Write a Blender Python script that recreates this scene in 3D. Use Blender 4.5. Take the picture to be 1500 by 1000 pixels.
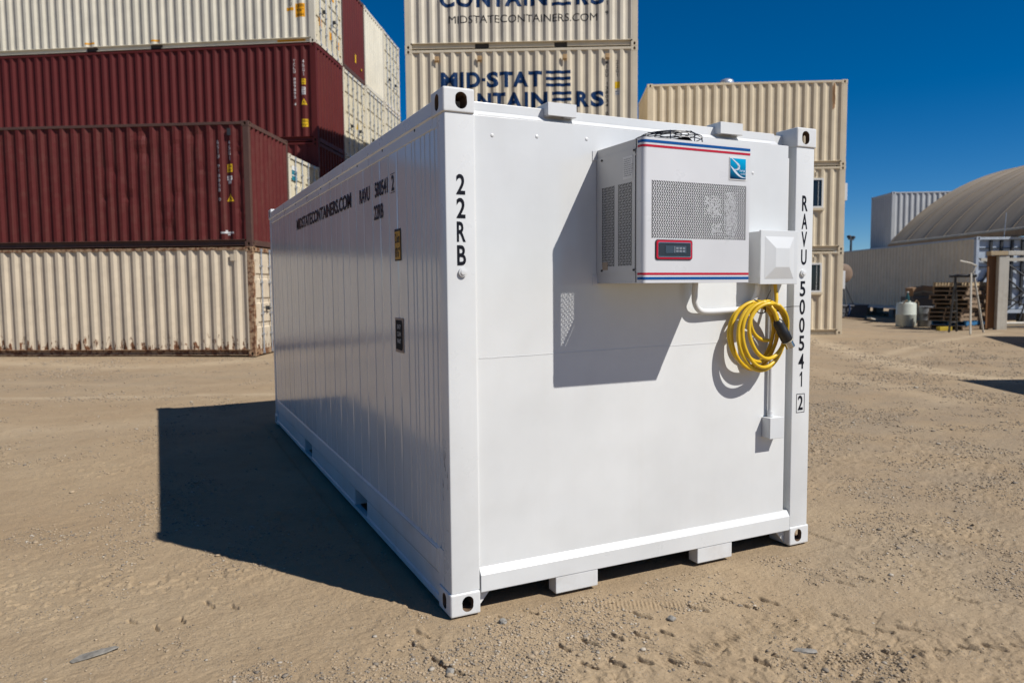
import bpy, bmesh, math, random
import numpy as np
from mathutils import Vector, Matrix

for o in list(bpy.data.objects):
    bpy.data.objects.remove(o, do_unlink=True)
C = bpy.context.scene.collection
sc = bpy.context.scene
rnd = random.Random(7)

# ------------------------------------------------------------------ camera
CAM = np.array([-1.25126, -3.33919, 1.64117])
YAW, PIT, ROL, FPX = 0.447091660, -0.0735786, -0.00887807, 1080.055
_f = np.array([math.sin(YAW) * math.cos(PIT), math.cos(YAW) * math.cos(PIT), math.sin(PIT)])
_r = np.array([math.cos(YAW), -math.sin(YAW), 0.0])
_u = np.cross(_r, _f)
_r2 = _r * math.cos(ROL) + _u * math.sin(ROL)
_u2 = -_r * math.sin(ROL) + _u * math.cos(ROL)
cam = bpy.data.objects.new('camera', bpy.data.cameras.new('camera'))
C.objects.link(cam)
cam.data.sensor_width = 36.0
cam.data.lens = 36.0 * FPX / 1500.0
cam.data.clip_start = 0.05
cam.data.clip_end = 6000
cam.matrix_world = Matrix(((_r2[0], _u2[0], -_f[0], CAM[0]), (_r2[1], _u2[1], -_f[1], CAM[1]),
                           (_r2[2], _u2[2], -_f[2], CAM[2]), (0, 0, 0, 1)))
cam.data.dof.use_dof = True
cam.data.dof.focus_distance = 4.6
cam.data.dof.aperture_fstop = 2.4
sc.camera = cam

# ------------------------------------------------------------------ sky, sun, exposure
TO_SUN = Vector((1.33, -1.97, 2.591)).normalized()
EL = math.asin(TO_SUN.z)
AZ = math.atan2(TO_SUN.x, TO_SUN.y)          # clockwise from +Y
w = bpy.data.worlds.new('World'); sc.world = w; w.use_nodes = True
nt = w.node_tree; nt.nodes.clear()
sky = nt.nodes.new('ShaderNodeTexSky'); sky.sky_type = 'NISHITA'; sky.sun_disc = False
sky.sun_elevation = EL; sky.sun_rotation = AZ
sky.air_density = 1.0; sky.dust_density = 0.0; sky.ozone_density = 6.0; sky.altitude = 3000
hs = nt.nodes.new('ShaderNodeHueSaturation'); hs.inputs['Saturation'].default_value = 1.34
hs.inputs['Hue'].default_value = 0.5
bg = nt.nodes.new('ShaderNodeBackground'); bg.inputs['Strength'].default_value = 0.070
wo = nt.nodes.new('ShaderNodeOutputWorld'); w.cycles.sampling_method = 'NONE'
nt.links.new(sky.outputs[0], hs.inputs['Color']); nt.links.new(hs.outputs[0], bg.inputs[0]); nt.links.new(bg.outputs[0], wo.inputs[0])
sun = bpy.data.objects.new('sun', bpy.data.lights.new('sun', 'SUN')); C.objects.link(sun)
sun.data.energy = 5.0; sun.data.angle = math.radians(0.5); sun.data.color = (1.0, 0.955, 0.89)
sun.rotation_euler = TO_SUN.to_track_quat('Z', 'Y').to_euler()
sun.location = (20, -30, 40)
vs = sc.view_settings
sc.display_settings.display_device = 'sRGB'
vs.view_transform = 'Standard'; vs.look = 'None'; vs.exposure = 0.20; vs.gamma = 1.0; vs.use_curve_mapping = False
sc.cycles.use_denoising = True
sc.cycles.denoiser = 'OPENIMAGEDENOISE'
sc.cycles.denoising_input_passes = 'RGB_ALBEDO_NORMAL'
sc.cycles.denoising_prefilter = 'ACCURATE'
sc.cycles.max_bounces = 8
sc.cycles.sample_clamp_indirect = 6

# ------------------------------------------------------------------ helpers
class MB:
    """collects polygons; build() links them as ONE mesh object"""
    def __init__(self): self.v = []; self.f = []; self.m = []
    def add(self, vs, fs, m=0):
        n = len(self.v); self.v += [tuple(map(float, a)) for a in vs]
        for f in fs: self.f.append(tuple(i + n for i in f)); self.m.append(m)
        return self
    def box(self, x0, x1, y0, y1, z0, z1, m=0):
        return self.add([(x0,y0,z0),(x1,y0,z0),(x1,y1,z0),(x0,y1,z0),(x0,y0,z1),(x1,y0,z1),(x1,y1,z1),(x0,y1,z1)],
                        [(0,3,2,1),(4,5,6,7),(0,1,5,4),(1,2,6,5),(2,3,7,6),(3,0,4,7)], m)
    def quad(self, a, b, c, d, m=0): return self.add([a,b,c,d], [(0,1,2,3)], m)
    def prism(self, pts, axis, a0, a1, m=0):
        """pts 2-D outline; axis 0/1/2 extruded from a0 to a1"""
        n = len(pts); vs = []
        for a in (a0, a1):
            for p in pts:
                q = list(p); q.insert(axis, a); vs.append(q)
        fs = [tuple(range(n))[::-1], tuple(range(n, 2*n))] + [(i, (i+1) % n, n+(i+1) % n, n+i) for i in range(n)]
        return self.add(vs, fs, m)
    def tube(self, path, r, n=8, m=0, closed=False, caps=True):
        P = [Vector(p) for p in path]; k = len(P); rings = []
        up = Vector((0.13, 0.27, 0.95)); rr = r if hasattr(r, '__len__') else [r]*k
        nrm = None
        for i in range(k):
            a = P[(i-1) % k] if closed or i > 0 else P[i]
            b = P[(i+1) % k] if closed or i < k-1 else P[i]
            t = (b-a).normalized()
            if nrm is None:
                nrm = t.cross(up)
                if nrm.length < 1e-3: nrm = t.cross(Vector((1,0,0)))
            nrm = (nrm - t*nrm.dot(t)).normalized(); bn = t.cross(nrm)
            rings.append([P[i] + (nrm*math.cos(2*math.pi*j/n) + bn*math.sin(2*math.pi*j/n))*rr[i] for j in range(n)])
        vs = [v for ring in rings for v in ring]; fs = []
        for i in range(k if closed else k-1):
            i2 = (i+1) % k
            for j in range(n): fs.append((i*n+j, i*n+(j+1) % n, i2*n+(j+1) % n, i2*n+j))
        if not closed and caps: fs += [tuple(range(n))[::-1], tuple(range((k-1)*n, k*n))]
        return self.add(vs, fs, m)
    def lathe(self, prof, c=(0,0,0), n=20, m=0):
        """prof: list of (radius, z)"""
        vs = []; fs = []
        for (r, z) in prof:
            for j in range(n):
                a = 2*math.pi*j/n; vs.append((c[0]+r*math.cos(a), c[1]+r*math.sin(a), c[2]+z))
        for i in range(len(prof)-1):
            for j in range(n): fs.append((i*n+j, i*n+(j+1) % n, (i+1)*n+(j+1) % n, (i+1)*n+j))
        fs += [tuple(range(n))[::-1], tuple(range((len(prof)-1)*n, len(prof)*n))]
        return self.add(vs, fs, m)
    def mesh(self, name, bevel=0, seg=2, smooth=False, ang=35):
        me = bpy.data.meshes.new(name); me.from_pydata(self.v, [], self.f)
        if any(self.m): me.polygons.foreach_set('material_index', self.m)
        if bevel or smooth:
            bm = bmesh.new(); bm.from_mesh(me)
            bmesh.ops.recalc_face_normals(bm, faces=bm.faces)
            if bevel:
                es = [e for e in bm.edges if len(e.link_faces) == 2 and e.calc_face_angle(0) > math.radians(ang)]
                bmesh.ops.bevel(bm, geom=es, offset=bevel, segments=seg, profile=0.6, affect='EDGES', clamp_overlap=True)
            for f in bm.faces: f.smooth = bool(smooth)
            if smooth:
                for e in bm.edges:
                    if len(e.link_faces) == 2 and e.calc_face_angle(0) > math.radians(50): e.smooth = False
            bm.to_mesh(me); bm.free()
        me.update(); return me
    def build(self, name, mat, parent=None, bevel=0, seg=2, smooth=False, ang=35):
        return obj(name, self.mesh(name, bevel, seg, smooth, ang), mat, parent)

def obj(name, me, mat, parent=None):
    o = bpy.data.objects.new(name, me); C.objects.link(o)
    mats = mat if isinstance(mat, (list, tuple)) else [mat]
    for i, m in enumerate(mats):
        if len(me.materials) <= i: me.materials.append(m)
    for i, m in enumerate(mats):
        if me.materials[i] != m:
            o.material_slots[i].link = 'OBJECT'; o.material_slots[i].material = m
    if parent is not None: o.parent = parent
    return o

def tag(o, label=None, cat=None, group=None, kind=None):
    if label: o['label'] = label
    if cat: o['category'] = cat
    if group: o['group'] = group
    if kind: o['kind'] = kind
    return o

def empty(name, loc=(0,0,0), rz=0.0, label=None, cat=None, group=None):
    o = bpy.data.objects.new(name, None); C.objects.link(o)
    o.location = loc; o.rotation_euler = (0, 0, rz); o.empty_display_size = 0.3
    return tag(o, label, cat, group)

def copy_tree(o, parent=None):
    c = o.copy(); C.objects.link(c)
    if parent is not None: c.parent = parent
    for ch in o.children: copy_tree(ch, c)
    return c

# ------------------------------------------------------------------ materials
def new_mat(name):
    m = bpy.data.materials.new(name); m.use_nodes = True
    t = m.node_tree; b = t.nodes['Principled BSDF']
    return m, t, b
def node(t, kind, **kw):
    n = t.nodes.new(kind)
    for k, v in kw.items():
        if k in n.inputs: n.inputs[k].default_value = v
        else: setattr(n, k, v)
    return n
def ramp(t, src, p0, p1, c0=(0,0,0,1), c1=(1,1,1,1)):
    r = t.nodes.new('ShaderNodeValToRGB'); r.color_ramp.elements[0].position = p0; r.color_ramp.elements[1].position = p1
    r.color_ramp.elements[0].color = c0; r.color_ramp.elements[1].color = c1
    t.links.new(src, r.inputs[0]); return r.outputs[0]
def mixc(t, fac, a, b):
    m = t.nodes.new('ShaderNodeMix'); m.data_type = 'RGBA'
    for s, v in ((m.inputs[0], fac), (m.inputs[6], a), (m.inputs[7], b)):
        if hasattr(v, 'is_linked'): t.links.new(v, s)
        elif isinstance(v, (int, float)): s.default_value = v
        else: s.default_value = (*v[:3], 1)
    return m.outputs[2]
def mth(t, op, a, b=0.0):
    m = t.nodes.new('ShaderNodeMath'); m.operation = op
    for s, v in ((m.inputs[0], a), (m.inputs[1], b)):
        if hasattr(v, 'is_linked'): t.links.new(v, s)
        else: s.default_value = v
    return m.outputs[0]
def noise(t, vec, scale, detail=4, rough=0.55, dist=0.0):
    n = node(t, 'ShaderNodeTexNoise', Scale=scale, Detail=detail, Roughness=rough, Distortion=dist)
    t.links.new(vec, n.inputs['Vector']); return n.outputs['Fac']

ALB = 0.86
def paint(name, col, rough=0.45, dirt=(0.25,0.2,0.15), amt=0.25, streak=0.25, rust=0.0, rust_low=0.0, rust_top=0.45, metal=0.0, bump=0.02, spec=0.5, post=False):
    """painted steel: colour drift, vertical streaks, dust, patches of rust (rust_low: only near the bottom rail)"""
    m, t, b = new_mat(name)
    col = tuple(x*ALB for x in col); dirt = tuple(x*ALB for x in dirt)
    tc = t.nodes.new('ShaderNodeTexCoord'); P = tc.outputs['Object']
    oi = t.nodes.new('ShaderNodeObjectInfo')
    off = node(t, 'ShaderNodeVectorMath', operation='ADD'); t.links.new(P, off.inputs[0])
    cmb = t.nodes.new('ShaderNodeCombineXYZ')
    n0 = noise(t, P, 1.3, 5)
    c = mixc(t, ramp(t, n0, 0.35, 0.75), col, tuple(x*0.86 for x in col))
    if amt:
        n1 = noise(t, P, 5.0, 8, 0.7)
        c = mixc(t, mth(t, 'MULTIPLY', ramp(t, n1, 0.48, 0.78), amt), c, dirt)
    if streak:
        mp = t.nodes.new('ShaderNodeMapping'); mp.inputs['Scale'].default_value = (16, 16, 0.5); t.links.new(P, mp.inputs[0])
        n2 = noise(t, mp.outputs[0], 1.0, 5, 0.6)
        c = mixc(t, mth(t, 'MULTIPLY', ramp(t, n2, 0.5, 0.8), streak), c, dirt)
    rr = None
    if rust:
        n3 = noise(t, P, 9.0, 9, 0.68)
        k = ramp(t, n3, 0.72-0.24*rust, 0.76-0.2*rust)
        rr = k
    if rust_low:
        sep = t.nodes.new('ShaderNodeSeparateXYZ'); t.links.new(P, sep.inputs[0])
        mp2 = t.nodes.new('ShaderNodeMapping'); mp2.inputs['Scale'].default_value = (1.0, 1.0, 0.35); t.links.new(P, mp2.inputs[0])
        n4 = noise(t, mp2.outputs[0], 11.0, 8, 0.65)
        h = mth(t, 'SUBTRACT', 1.0, mth(t, 'DIVIDE', mth(t, 'SUBTRACT', sep.outputs[2], 0.16), rust_top))
        k = ramp(t, mth(t, 'ADD', n4, mth(t, 'MULTIPLY', h, 0.2*rust_low)), 0.66, 0.72)
        rr = k if rr is None else mth(t, 'MAXIMUM', rr, k)
    if rr is not None:
        n5 = noise(t, P, 30.0, 5)
        rc = mixc(t, ramp(t, n5, 0.35, 0.65), (0.20,0.075,0.025), (0.045,0.022,0.015))
        c = mixc(t, rr, c, rc)
    t.links.new(c, b.inputs['Base Color'])
    rg = ramp(t, noise(t, P, 6.0, 6), 0.3, 0.8, (rough*0.85,)*3+(1,), (min(1, rough*1.25),)*3+(1,))
    t.links.new(rg, b.inputs['Roughness']); b.inputs['Metallic'].default_value = metal
    b.inputs['Specular IOR Level'].default_value = spec
    if bump:
        bp = node(t, 'ShaderNodeBump', Strength=bump, Distance=0.02); t.links.new(noise(t, P, 14.0, 3), bp.inputs['Height'])
        t.links.new(bp.outputs[0], b.inputs['Normal'])
    return m
def plain(name, col, rough=0.5, metal=0.0, vary=0.15, scale=8.0):
    m, t, b = new_mat(name); col = tuple(x*ALB for x in col)
    if 'lettering' in name or 'film' in name: b.inputs['Specular IOR Level'].default_value = 0.12
    tc = t.nodes.new('ShaderNodeTexCoord')
    n = noise(t, tc.outputs['Object'], scale, 5)
    t.links.new(mixc(t, ramp(t, n, 0.3, 0.7), tuple(x*(1-vary) for x in col), tuple(min(1, x*(1+vary)) for x in col)), b.inputs['Base Color'])
    b.inputs['Roughness'].default_value = rough; b.inputs['Metallic'].default_value = metal
    return m

M = {}
M['white'] = paint('white_gloss_paint', (0.752,0.766,0.762), 0.13, (0.5,0.45,0.38), 0.06, 0.05, bump=0.012, spec=0.6)
M['white_post'] = paint('white_post_paint', (0.742,0.756,0.754), 0.3, (0.5,0.45,0.38), 0.10, 0.04, bump=0.03)
M['white_low'] = paint('white_scuffed_paint', (0.725,0.735,0.732), 0.35, (0.42,0.34,0.25), 0.28, 0.10, bump=0.05)
M['beige_mid'] = paint('pale_beige_paint', (0.70,0.615,0.465), 0.5, (0.40,0.32,0.22), 0.16, 0.18, spec=0.3)
M['beige_top'] = paint('light_stone_paint', (0.72,0.655,0.53), 0.5, (0.42,0.35,0.26), 0.12, 0.12, spec=0.3)
M['tan'] = paint('tan_paint', (0.71,0.605,0.435), 0.5, (0.42,0.31,0.2), 0.18, 0.22, rust=0.05, spec=0.3)
M['old_beige'] = paint('weathered_beige_paint', (0.68,0.58,0.435), 0.6, (0.33,0.26,0.19), 0.3, 0.4, rust=0.10, rust_low=1.0, spec=0.3)
M['old_beige_post'] = paint('rusted_beige_paint', (0.40,0.27,0.16), 0.7, (0.26,0.14,0.07), 0.5, 0.4, rust=1.05)
M['cream'] = paint('cream_paint', (0.74,0.69,0.555), 0.45, (0.4,0.36,0.28), 0.12, 0.15)
M['cream_door'] = paint('cream_door_paint', (0.74,0.67,0.49), 0.5, (0.45,0.36,0.22), 0.2, 0.2, rust=0.05)
M['maroon'] = paint('maroon_paint', (0.112,0.018,0.017), 0.55, (0.07,0.03,0.022), 0.25, 0.25, spec=0.18)
M['maroon_old'] = paint('worn_maroon_paint', (0.108,0.018,0.017), 0.6, (0.15,0.075,0.055), 0.35, 0.45, rust=0.05, spec=0.18)
M['maroon_post'] = paint('brown_stained_maroon_paint', (0.085,0.04,0.03), 0.65, (0.13,0.07,0.045), 0.5, 0.4, rust=0.25)
M['pale_wall'] = paint('dusty_greige_paint', (0.80,0.715,0.555), 0.6, (0.32,0.27,0.21), 0.3, 0.3)
M['grey_steel'] = paint('pale_grey_paint', (0.50,0.52,0.54), 0.5, (0.3,0.3,0.3), 0.25, 0.3)
M['blue_grey'] = plain('pale_blue_grey_paint', (0.42,0.48,0.56), 0.5)
M['cavity'] = paint('rusty_bare_steel', (0.16,0.10,0.06), 0.8, (0.05,0.03,0.02), 0.5, 0.2, bump=0.1)
M['zinc'] = plain('galvanised_steel', (0.52,0.56,0.62), 0.35, 0.6, 0.2, 20)
M['dark_steel'] = plain('dark_steel', (0.03,0.032,0.035), 0.5)
M['black'] = plain('black_plastic', (0.012,0.012,0.013), 0.4)
M['dark_in'] = plain('dark_understructure_steel', (0.05,0.045,0.04), 0.8)  # even dark colour for floors and underfloor
M['navy'] = plain('navy_lettering_paint', (0.006,0.032,0.105), 0.5, 0, 0.25, 20)
M['ink'] = plain('black_lettering_film', (0.012,0.013,0.018), 0.4)
M['white_ink'] = plain('white_lettering_film', (0.62,0.62,0.62), 0.5)
M['yellow_film'] = plain('yellow_sticker_film', (0.75,0.47,0.02), 0.45, 0, 0.08)
M['orange_film'] = plain('orange_sticker_film', (0.80,0.36,0.01), 0.45, 0, 0.08)
M['amber_film'] = plain('amber_sticker_film', (0.55,0.30,0.04), 0.45, 0, 0.1)
M['red'] = plain('red_stripe_film', (0.50,0.02,0.045), 0.35, 0, 0.05)
M['blue'] = plain('blue_stripe_film', (0.008,0.085,0.30), 0.35, 0, 0.05)
M['ac_white'] = paint('appliance_white_enamel', (0.70,0.705,0.72), 0.3, (0.5,0.48,0.45), 0.03, 0.0, bump=0)
M['ac_grey'] = paint('appliance_grey_sheet', (0.60,0.60,0.59), 0.35, (0.4,0.38,0.35), 0.06, 0.0, bump=0)
M['alu'] = plain('aluminium_sun_speckle', (0.74,0.74,0.75), 0.4, 0.2, 0.05)  # bright chips that imitate sun speckle behind the grille
M['pvc'] = plain('white_pvc', (0.72,0.73,0.73), 0.35, 0, 0.04)
M['box_white'] = paint('white_fibreglass', (0.71,0.73,0.74), 0.35, (0.6,0.58,0.54), 0.04, 0.0, bump=0)
M['cable'] = plain('yellow_rubber_cable', (0.72,0.46,0.012), 0.38, 0, 0.1, 12)
M['chrome'] = plain('nickel_plating', (0.6,0.6,0.58), 0.2, 1.0, 0.05)
M['wood'] = paint('weathered_pallet_wood', (0.275,0.20,0.135), 0.85, (0.12,0.08,0.05), 0.5, 0.4, bump=0.2, spec=0.2)
M['wood_new'] = paint('fresh_pallet_wood', (0.46,0.36,0.23), 0.8, (0.25,0.16,0.09), 0.3, 0.3, bump=0.2, spec=0.2)
M['wood_blue'] = paint('blue_painted_pallet_wood', (0.03,0.15,0.32), 0.75, (0.1,0.1,0.1), 0.4, 0.3, bump=0.1, spec=0.2)
M['wood_yellow'] = paint('yellow_painted_timber', (0.5,0.36,0.04), 0.75, (0.1,0.08,0.05), 0.4, 0.3, bump=0.1, spec=0.2)
M['ply'] = paint('brown_plywood', (0.22,0.105,0.04), 0.7, (0.1,0.05,0.025), 0.4, 0.6, bump=0.05, spec=0.3)
M['old_white'] = paint('chalky_white_paint', (0.52,0.49,0.42), 0.65, (0.25,0.2,0.14), 0.45, 0.4, rust=0.12)
M['tank'] = plain('milky_plastic', (0.56,0.60,0.54), 0.35, 0, 0.1, 3)
M['drum'] = plain('dull_grey_plastic', (0.17,0.175,0.18), 0.45, 0, 0.15, 3)
M['bin'] = plain('dark_grey_plastic', (0.035,0.035,0.04), 0.55, 0, 0.15, 3)
M['card'] = plain('brown_cardboard', (0.28,0.17,0.09), 0.85, 0, 0.2, 3)
M['tub'] = plain('blue_grey_plastic_tub', (0.13,0.135,0.15), 0.5, 0, 0.1, 3)
M['strap'] = plain('blue_strap', (0.015,0.05,0.16), 0.6)
M['teal_bottle'] = plain('dark_teal_plastic', (0.02,0.08,0.09), 0.3)
M['brown_disc'] = plain('dusty_brown_disc', (0.22,0.15,0.105), 0.7, 0, 0.2, 4)
M['wire'] = plain('black_coated_wire', (0.008,0.009,0.016), 0.35)
M['tarp'] = plain('black_rubber_hose', (0.014,0.014,0.015), 0.45, 0, 0.3)
M['block'] = plain('concrete_block', (0.2,0.19,0.17), 0.9)
M['concrete_stone'] = plain('grey_stone', (0.24,0.225,0.2), 0.85, 0, 0.35, 25)
M['scrap'] = plain('grey_weathered_wood', (0.20,0.185,0.16), 0.9, 0, 0.4, 40)
M['vent_tan'] = plain('ochre_vent_plastic', (0.50,0.32,0.15), 0.6)
M['leaf'] = plain('dark_green_leaves', (0.035,0.06,0.03), 0.7, 0, 0.4, 3)
M['bark'] = plain('brown_bark', (0.08,0.06,0.045), 0.9)
M['teal_film'] = plain('teal_sticker_film', (0.02,0.2,0.27), 0.5)
M['paper'] = plain('white_paper_label', (0.74,0.74,0.72), 0.6, 0, 0.04)

# glass
def glass_mat():
    m, t, b = new_mat('dark_window_glass')
    b.inputs['Base Color'].default_value = (0.012,0.016,0.02,1); b.inputs['Roughness'].default_value = 0.08
    return m
M['glass'] = glass_mat()
def badge_mat():
    """blue badge plate printed with a bright-to-dark gradient"""
    m, t, b = new_mat('blue_badge_print')
    tc = t.nodes.new('ShaderNodeTexCoord'); s = t.nodes.new('ShaderNodeSeparateXYZ'); t.links.new(tc.outputs['Generated'], s.inputs[0])
    k = mth(t, 'ADD', mth(t, 'MULTIPLY', s.outputs[2], 0.85), mth(t, 'MULTIPLY', s.outputs[0], 0.15))
    t.links.new(ramp(t, k, 0.05, 0.95, (0.002,0.01,0.04,1), (0.0,0.34,0.62,1)), b.inputs['Base Color'])
    b.inputs['Roughness'].default_value = 0.2
    return m
M['badge'] = badge_mat()
def fabric_mat():
    m, t, b = new_mat('taupe_tarpaulin_fabric')
    tc = t.nodes.new('ShaderNodeTexCoord'); P = tc.outputs['Object']
    mp = t.nodes.new('ShaderNodeMapping'); mp.inputs['Scale'].default_value = (0.3, 2.5, 0.3); t.links.new(P, mp.inputs[0])
    c = mixc(t, ramp(t, noise(t, mp.outputs[0], 1.0, 6), 0.35, 0.7), (0.37,0.305,0.225), (0.26,0.21,0.155))
    c = mixc(t, mth(t, 'MULTIPLY', ramp(t, noise(t, P, 0.7, 7, 0.65), 0.45, 0.7), 0.35), c, (0.264,0.220,0.167))
    t.links.new(c, b.inputs['Base Color']); b.inputs['Roughness'].default_value = 0.75
    b.inputs['Specular IOR Level'].default_value = 0.25
    return m
M['fabric'] = fabric_mat()

# ------------------------------------------------------------------ lettering
_tc = {}
def glyphs(s, bold=0.0):
    """text outline filled as triangles, normalised to its own bounds: (verts x,z in 0..1, faces, aspect)"""
    k = (s, bold)
    if k in _tc: return _tc[k]
    if s == '1':
        return (np.array([(0.58,0),(1,0),(1,1),(0.62,1),(0.0,0.80),(0.0,0.68),(0.58,0.80)]), [(0,1,2,3,6),(3,4,5,6)], 0.4)
    cu = bpy.data.curves.new('text', 'FONT'); cu.body = s; cu.size = 1.0; cu.offset = bold; cu.resolution_u = 4
    o = bpy.data.objects.new('text', cu); C.objects.link(o)
    dg = bpy.context.evaluated_depsgraph_get(); dg.update()
    ev = o.evaluated_get(dg); me = ev.to_mesh()
    V = np.array([tuple(v.co)[:2] for v in me.vertices]); F = [tuple(p.vertices) for p in me.polygons]
    ev.to_mesh_clear(); bpy.data.objects.remove(o); bpy.data.curves.remove(cu)
    lo = V.min(0); hi = V.max(0); sz = np.maximum(hi-lo, 1e-6)
    _tc[k] = ((V-lo)/sz, F, sz[0]/sz[1])
    return _tc[k]
def lay(mb, s, x0, x1, z0, z1, bold=0.0, y=0.0):
    """one line of writing into the box x0..x1, z0..z1 of the plane y, facing -y"""
    V, F, a = glyphs(s, bold)
    return mb.add([(x0+v[0]*(x1-x0), y, z0+v[1]*(z1-z0)) for v in V], F)
def lay_column(mb, s, xc, wd, ztop, zbot, bold=0.0, y=0.0, gap=0.14):
    """characters stacked downwards"""
    n = len(s); p = (ztop-zbot)/(n-gap)
    for i, ch in enumerate(s):
        if ch == ' ': continue
        V, F, a = glyphs(ch, bold)
        ww = wd*0.45 if ch == '1' else wd*0.3 if ch == 'I' else wd
        zt = ztop-i*p
        mb.add([(xc-ww/2+v[0]*ww, y, zt-p*(1-gap)+v[1]*p*(1-gap)) for v in V], F)
    return mb
def disc_mesh(mb, xc, zc, r, y, n=20):
    mb.add([(xc+r*math.cos(2*math.pi*i/n), y, zc+r*math.sin(2*math.pi*i/n)) for i in range(n)], [tuple(range(n))])
def drape(mb, prof, folds, proud=0.002):
    """cut flat lettering along the folds of a ribbed wall and press it on; returns a mesh"""
    bm = bmesh.new(); vs = [bm.verts.new(v) for v in mb.v]
    for f in mb.f:
        try: bm.faces.new([vs[i] for i in f])
        except ValueError: pass
    xs = [v[0] for v in mb.v]; lo, hi = min(xs), max(xs)
    for x in folds:
        if lo < x < hi:
            bmesh.ops.bisect_plane(bm, geom=bm.verts[:]+bm.edges[:]+bm.faces[:], plane_co=(x,0,0), plane_no=(1,0,0), dist=1e-5)
    for v in bm.verts: v.co.y = prof(v.co.x)-proud
    me = bpy.data.meshes.new('lettering'); bm.to_mesh(me); bm.free(); return me

# ------------------------------------------------------------------ shipping container parts
PITCH, W = 0.278, 2.438
def corr_points(x0, x1, outer, inner, pitch=PITCH):
    """(x, y) polyline of a trapezoid-ribbed wall"""
    n = max(1, round((x1-x0)/pitch)); p = (x1-x0)/n; pts = [(x0, outer)]
    for i in range(n):
        a = x0+i*p
        pts += [(a+0.13*p, outer), (a+0.37*p, inner), (a+0.63*p, inner), (a+0.87*p, outer)]
    pts.append((x1, outer)); return pts
def corr_prof(pts):
    X = [p[0] for p in pts]; Y = [p[1] for p in pts]
    return lambda x: float(np.interp(x, X, Y))
_mesh = {}
def cached(key, fn):
    if key not in _mesh: _mesh[key] = fn()
    return _mesh[key]

def boolean(base, cutters):
    """difference of closed meshes, evaluated to a new mesh"""
    o = bpy.data.objects.new('b', base); C.objects.link(o); tmp = [o]
    for c in cutters:
        k = bpy.data.objects.new('c', c); C.objects.link(k); tmp.append(k)
        md = o.modifiers.new('d', 'BOOLEAN'); md.operation = 'DIFFERENCE'; md.object = k; md.solver = 'EXACT'
    dg = bpy.context.evaluated_depsgraph_get(); dg.update()
    me = bpy.data.meshes.new_from_object(o.evaluated_get(dg))
    for k in tmp: bpy.data.objects.remove(k)
    return me
def oval(cx, cz, w_, h_, n=18):
    r = w_/2; s = (h_-w_)/2; pts = []
    for i in range(n):
        a = 2*math.pi*i/n; pts.append((cx+r*math.cos(a), cz+r*math.sin(a)+(s if math.sin(a) >= 0 else -s)))
    return pts
def casting_mesh(bev):
    """ISO corner fitting, outer faces at x=0 (end), y=0 (side), z=0; hollow with oval holes"""
    b = MB().box(0, 0.178, 0, 0.162, 0, 0.118).mesh('corner_casting', bevel=bev, seg=3, smooth=False)
    cav = MB().box(0.028, 0.150, 0.028, 0.134, 0.026, 0.092).mesh('c')
    h1 = MB().prism(oval(0.092, 0.060, 0.062, 0.080), 0, -0.05, 0.06).mesh('c')
    h2 = MB().prism(oval(0.089, 0.060, 0.056, 0.080), 1, -0.05, 0.06).mesh('c')
    h3 = MB().prism(oval(0.089, 0.081, 0.064, 0.110), 2, -0.05, 0.06).mesh('c')
    for h in (cav, h1, h2, h3):
        bm = bmesh.new(); bm.from_mesh(h); bmesh.ops.recalc_face_normals(bm, faces=bm.faces); bm.to_mesh(h); bm.free()
    me = boolean(b, [cav, h1, h2])
    me.materials.clear(); me.polygons.foreach_set('material_index', [1 if min(p.center.x, p.center.y) > 0.012 and p.center.x < 0.17 and p.center.y < 0.155 and 0.012 < p.center.z < 0.11 else 0 for p in me.polygons]); me.update()
    return me

def frame_mesh(L, H, pockets):
    m = MB(); c = 0.118
    for x0, x1 in ((0.006, 0.146), (L-0.146, L-0.006)):
        for y0, y1 in ((0.003, 0.112), (W-0.112, W-0.003)):
            m.box(x0, x1, y0, y1, c, H-c)
    for s in (0, 1):
        f = (lambda y: y) if s == 0 else (lambda y: W-y)
        def bx(x0, x1, ya, yb, z0, z1):
            a, b_ = sorted((f(ya), f(yb))); m.box(x0, x1, a, b_, z0, z1)
        bx(0.178, L-0.178, 0.001, 0.062, H-0.078, H-0.014)              # top side rail
        segs = []; a = 0.178
        for p0, p1 in pockets: segs.append((a, p0)); a = p1
        segs.append((a, L-0.178))
        for p0, p1 in segs:
            bx(p0, p1, 0.078, 0.096, 0.030, 0.150)                      # bottom rail web
            bx(p0, p1, 0.010, 0.078, 0.022, 0.034)                      # lower flange
        bx(0.178, L-0.178, 0.002, 0.096, 0.150, 0.164)                  # upper flange
    for x0, x1 in ((0.004, 0.07), (L-0.07, L-0.004)):
        m.box(x0, x1, 0.162, W-0.162, H-0.112, H-0.014); m.box(x0, x1, 0.162, W-0.162, 0.020, 0.150)
    return m.mesh('frame', bevel=0.004, seg=1)
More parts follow.
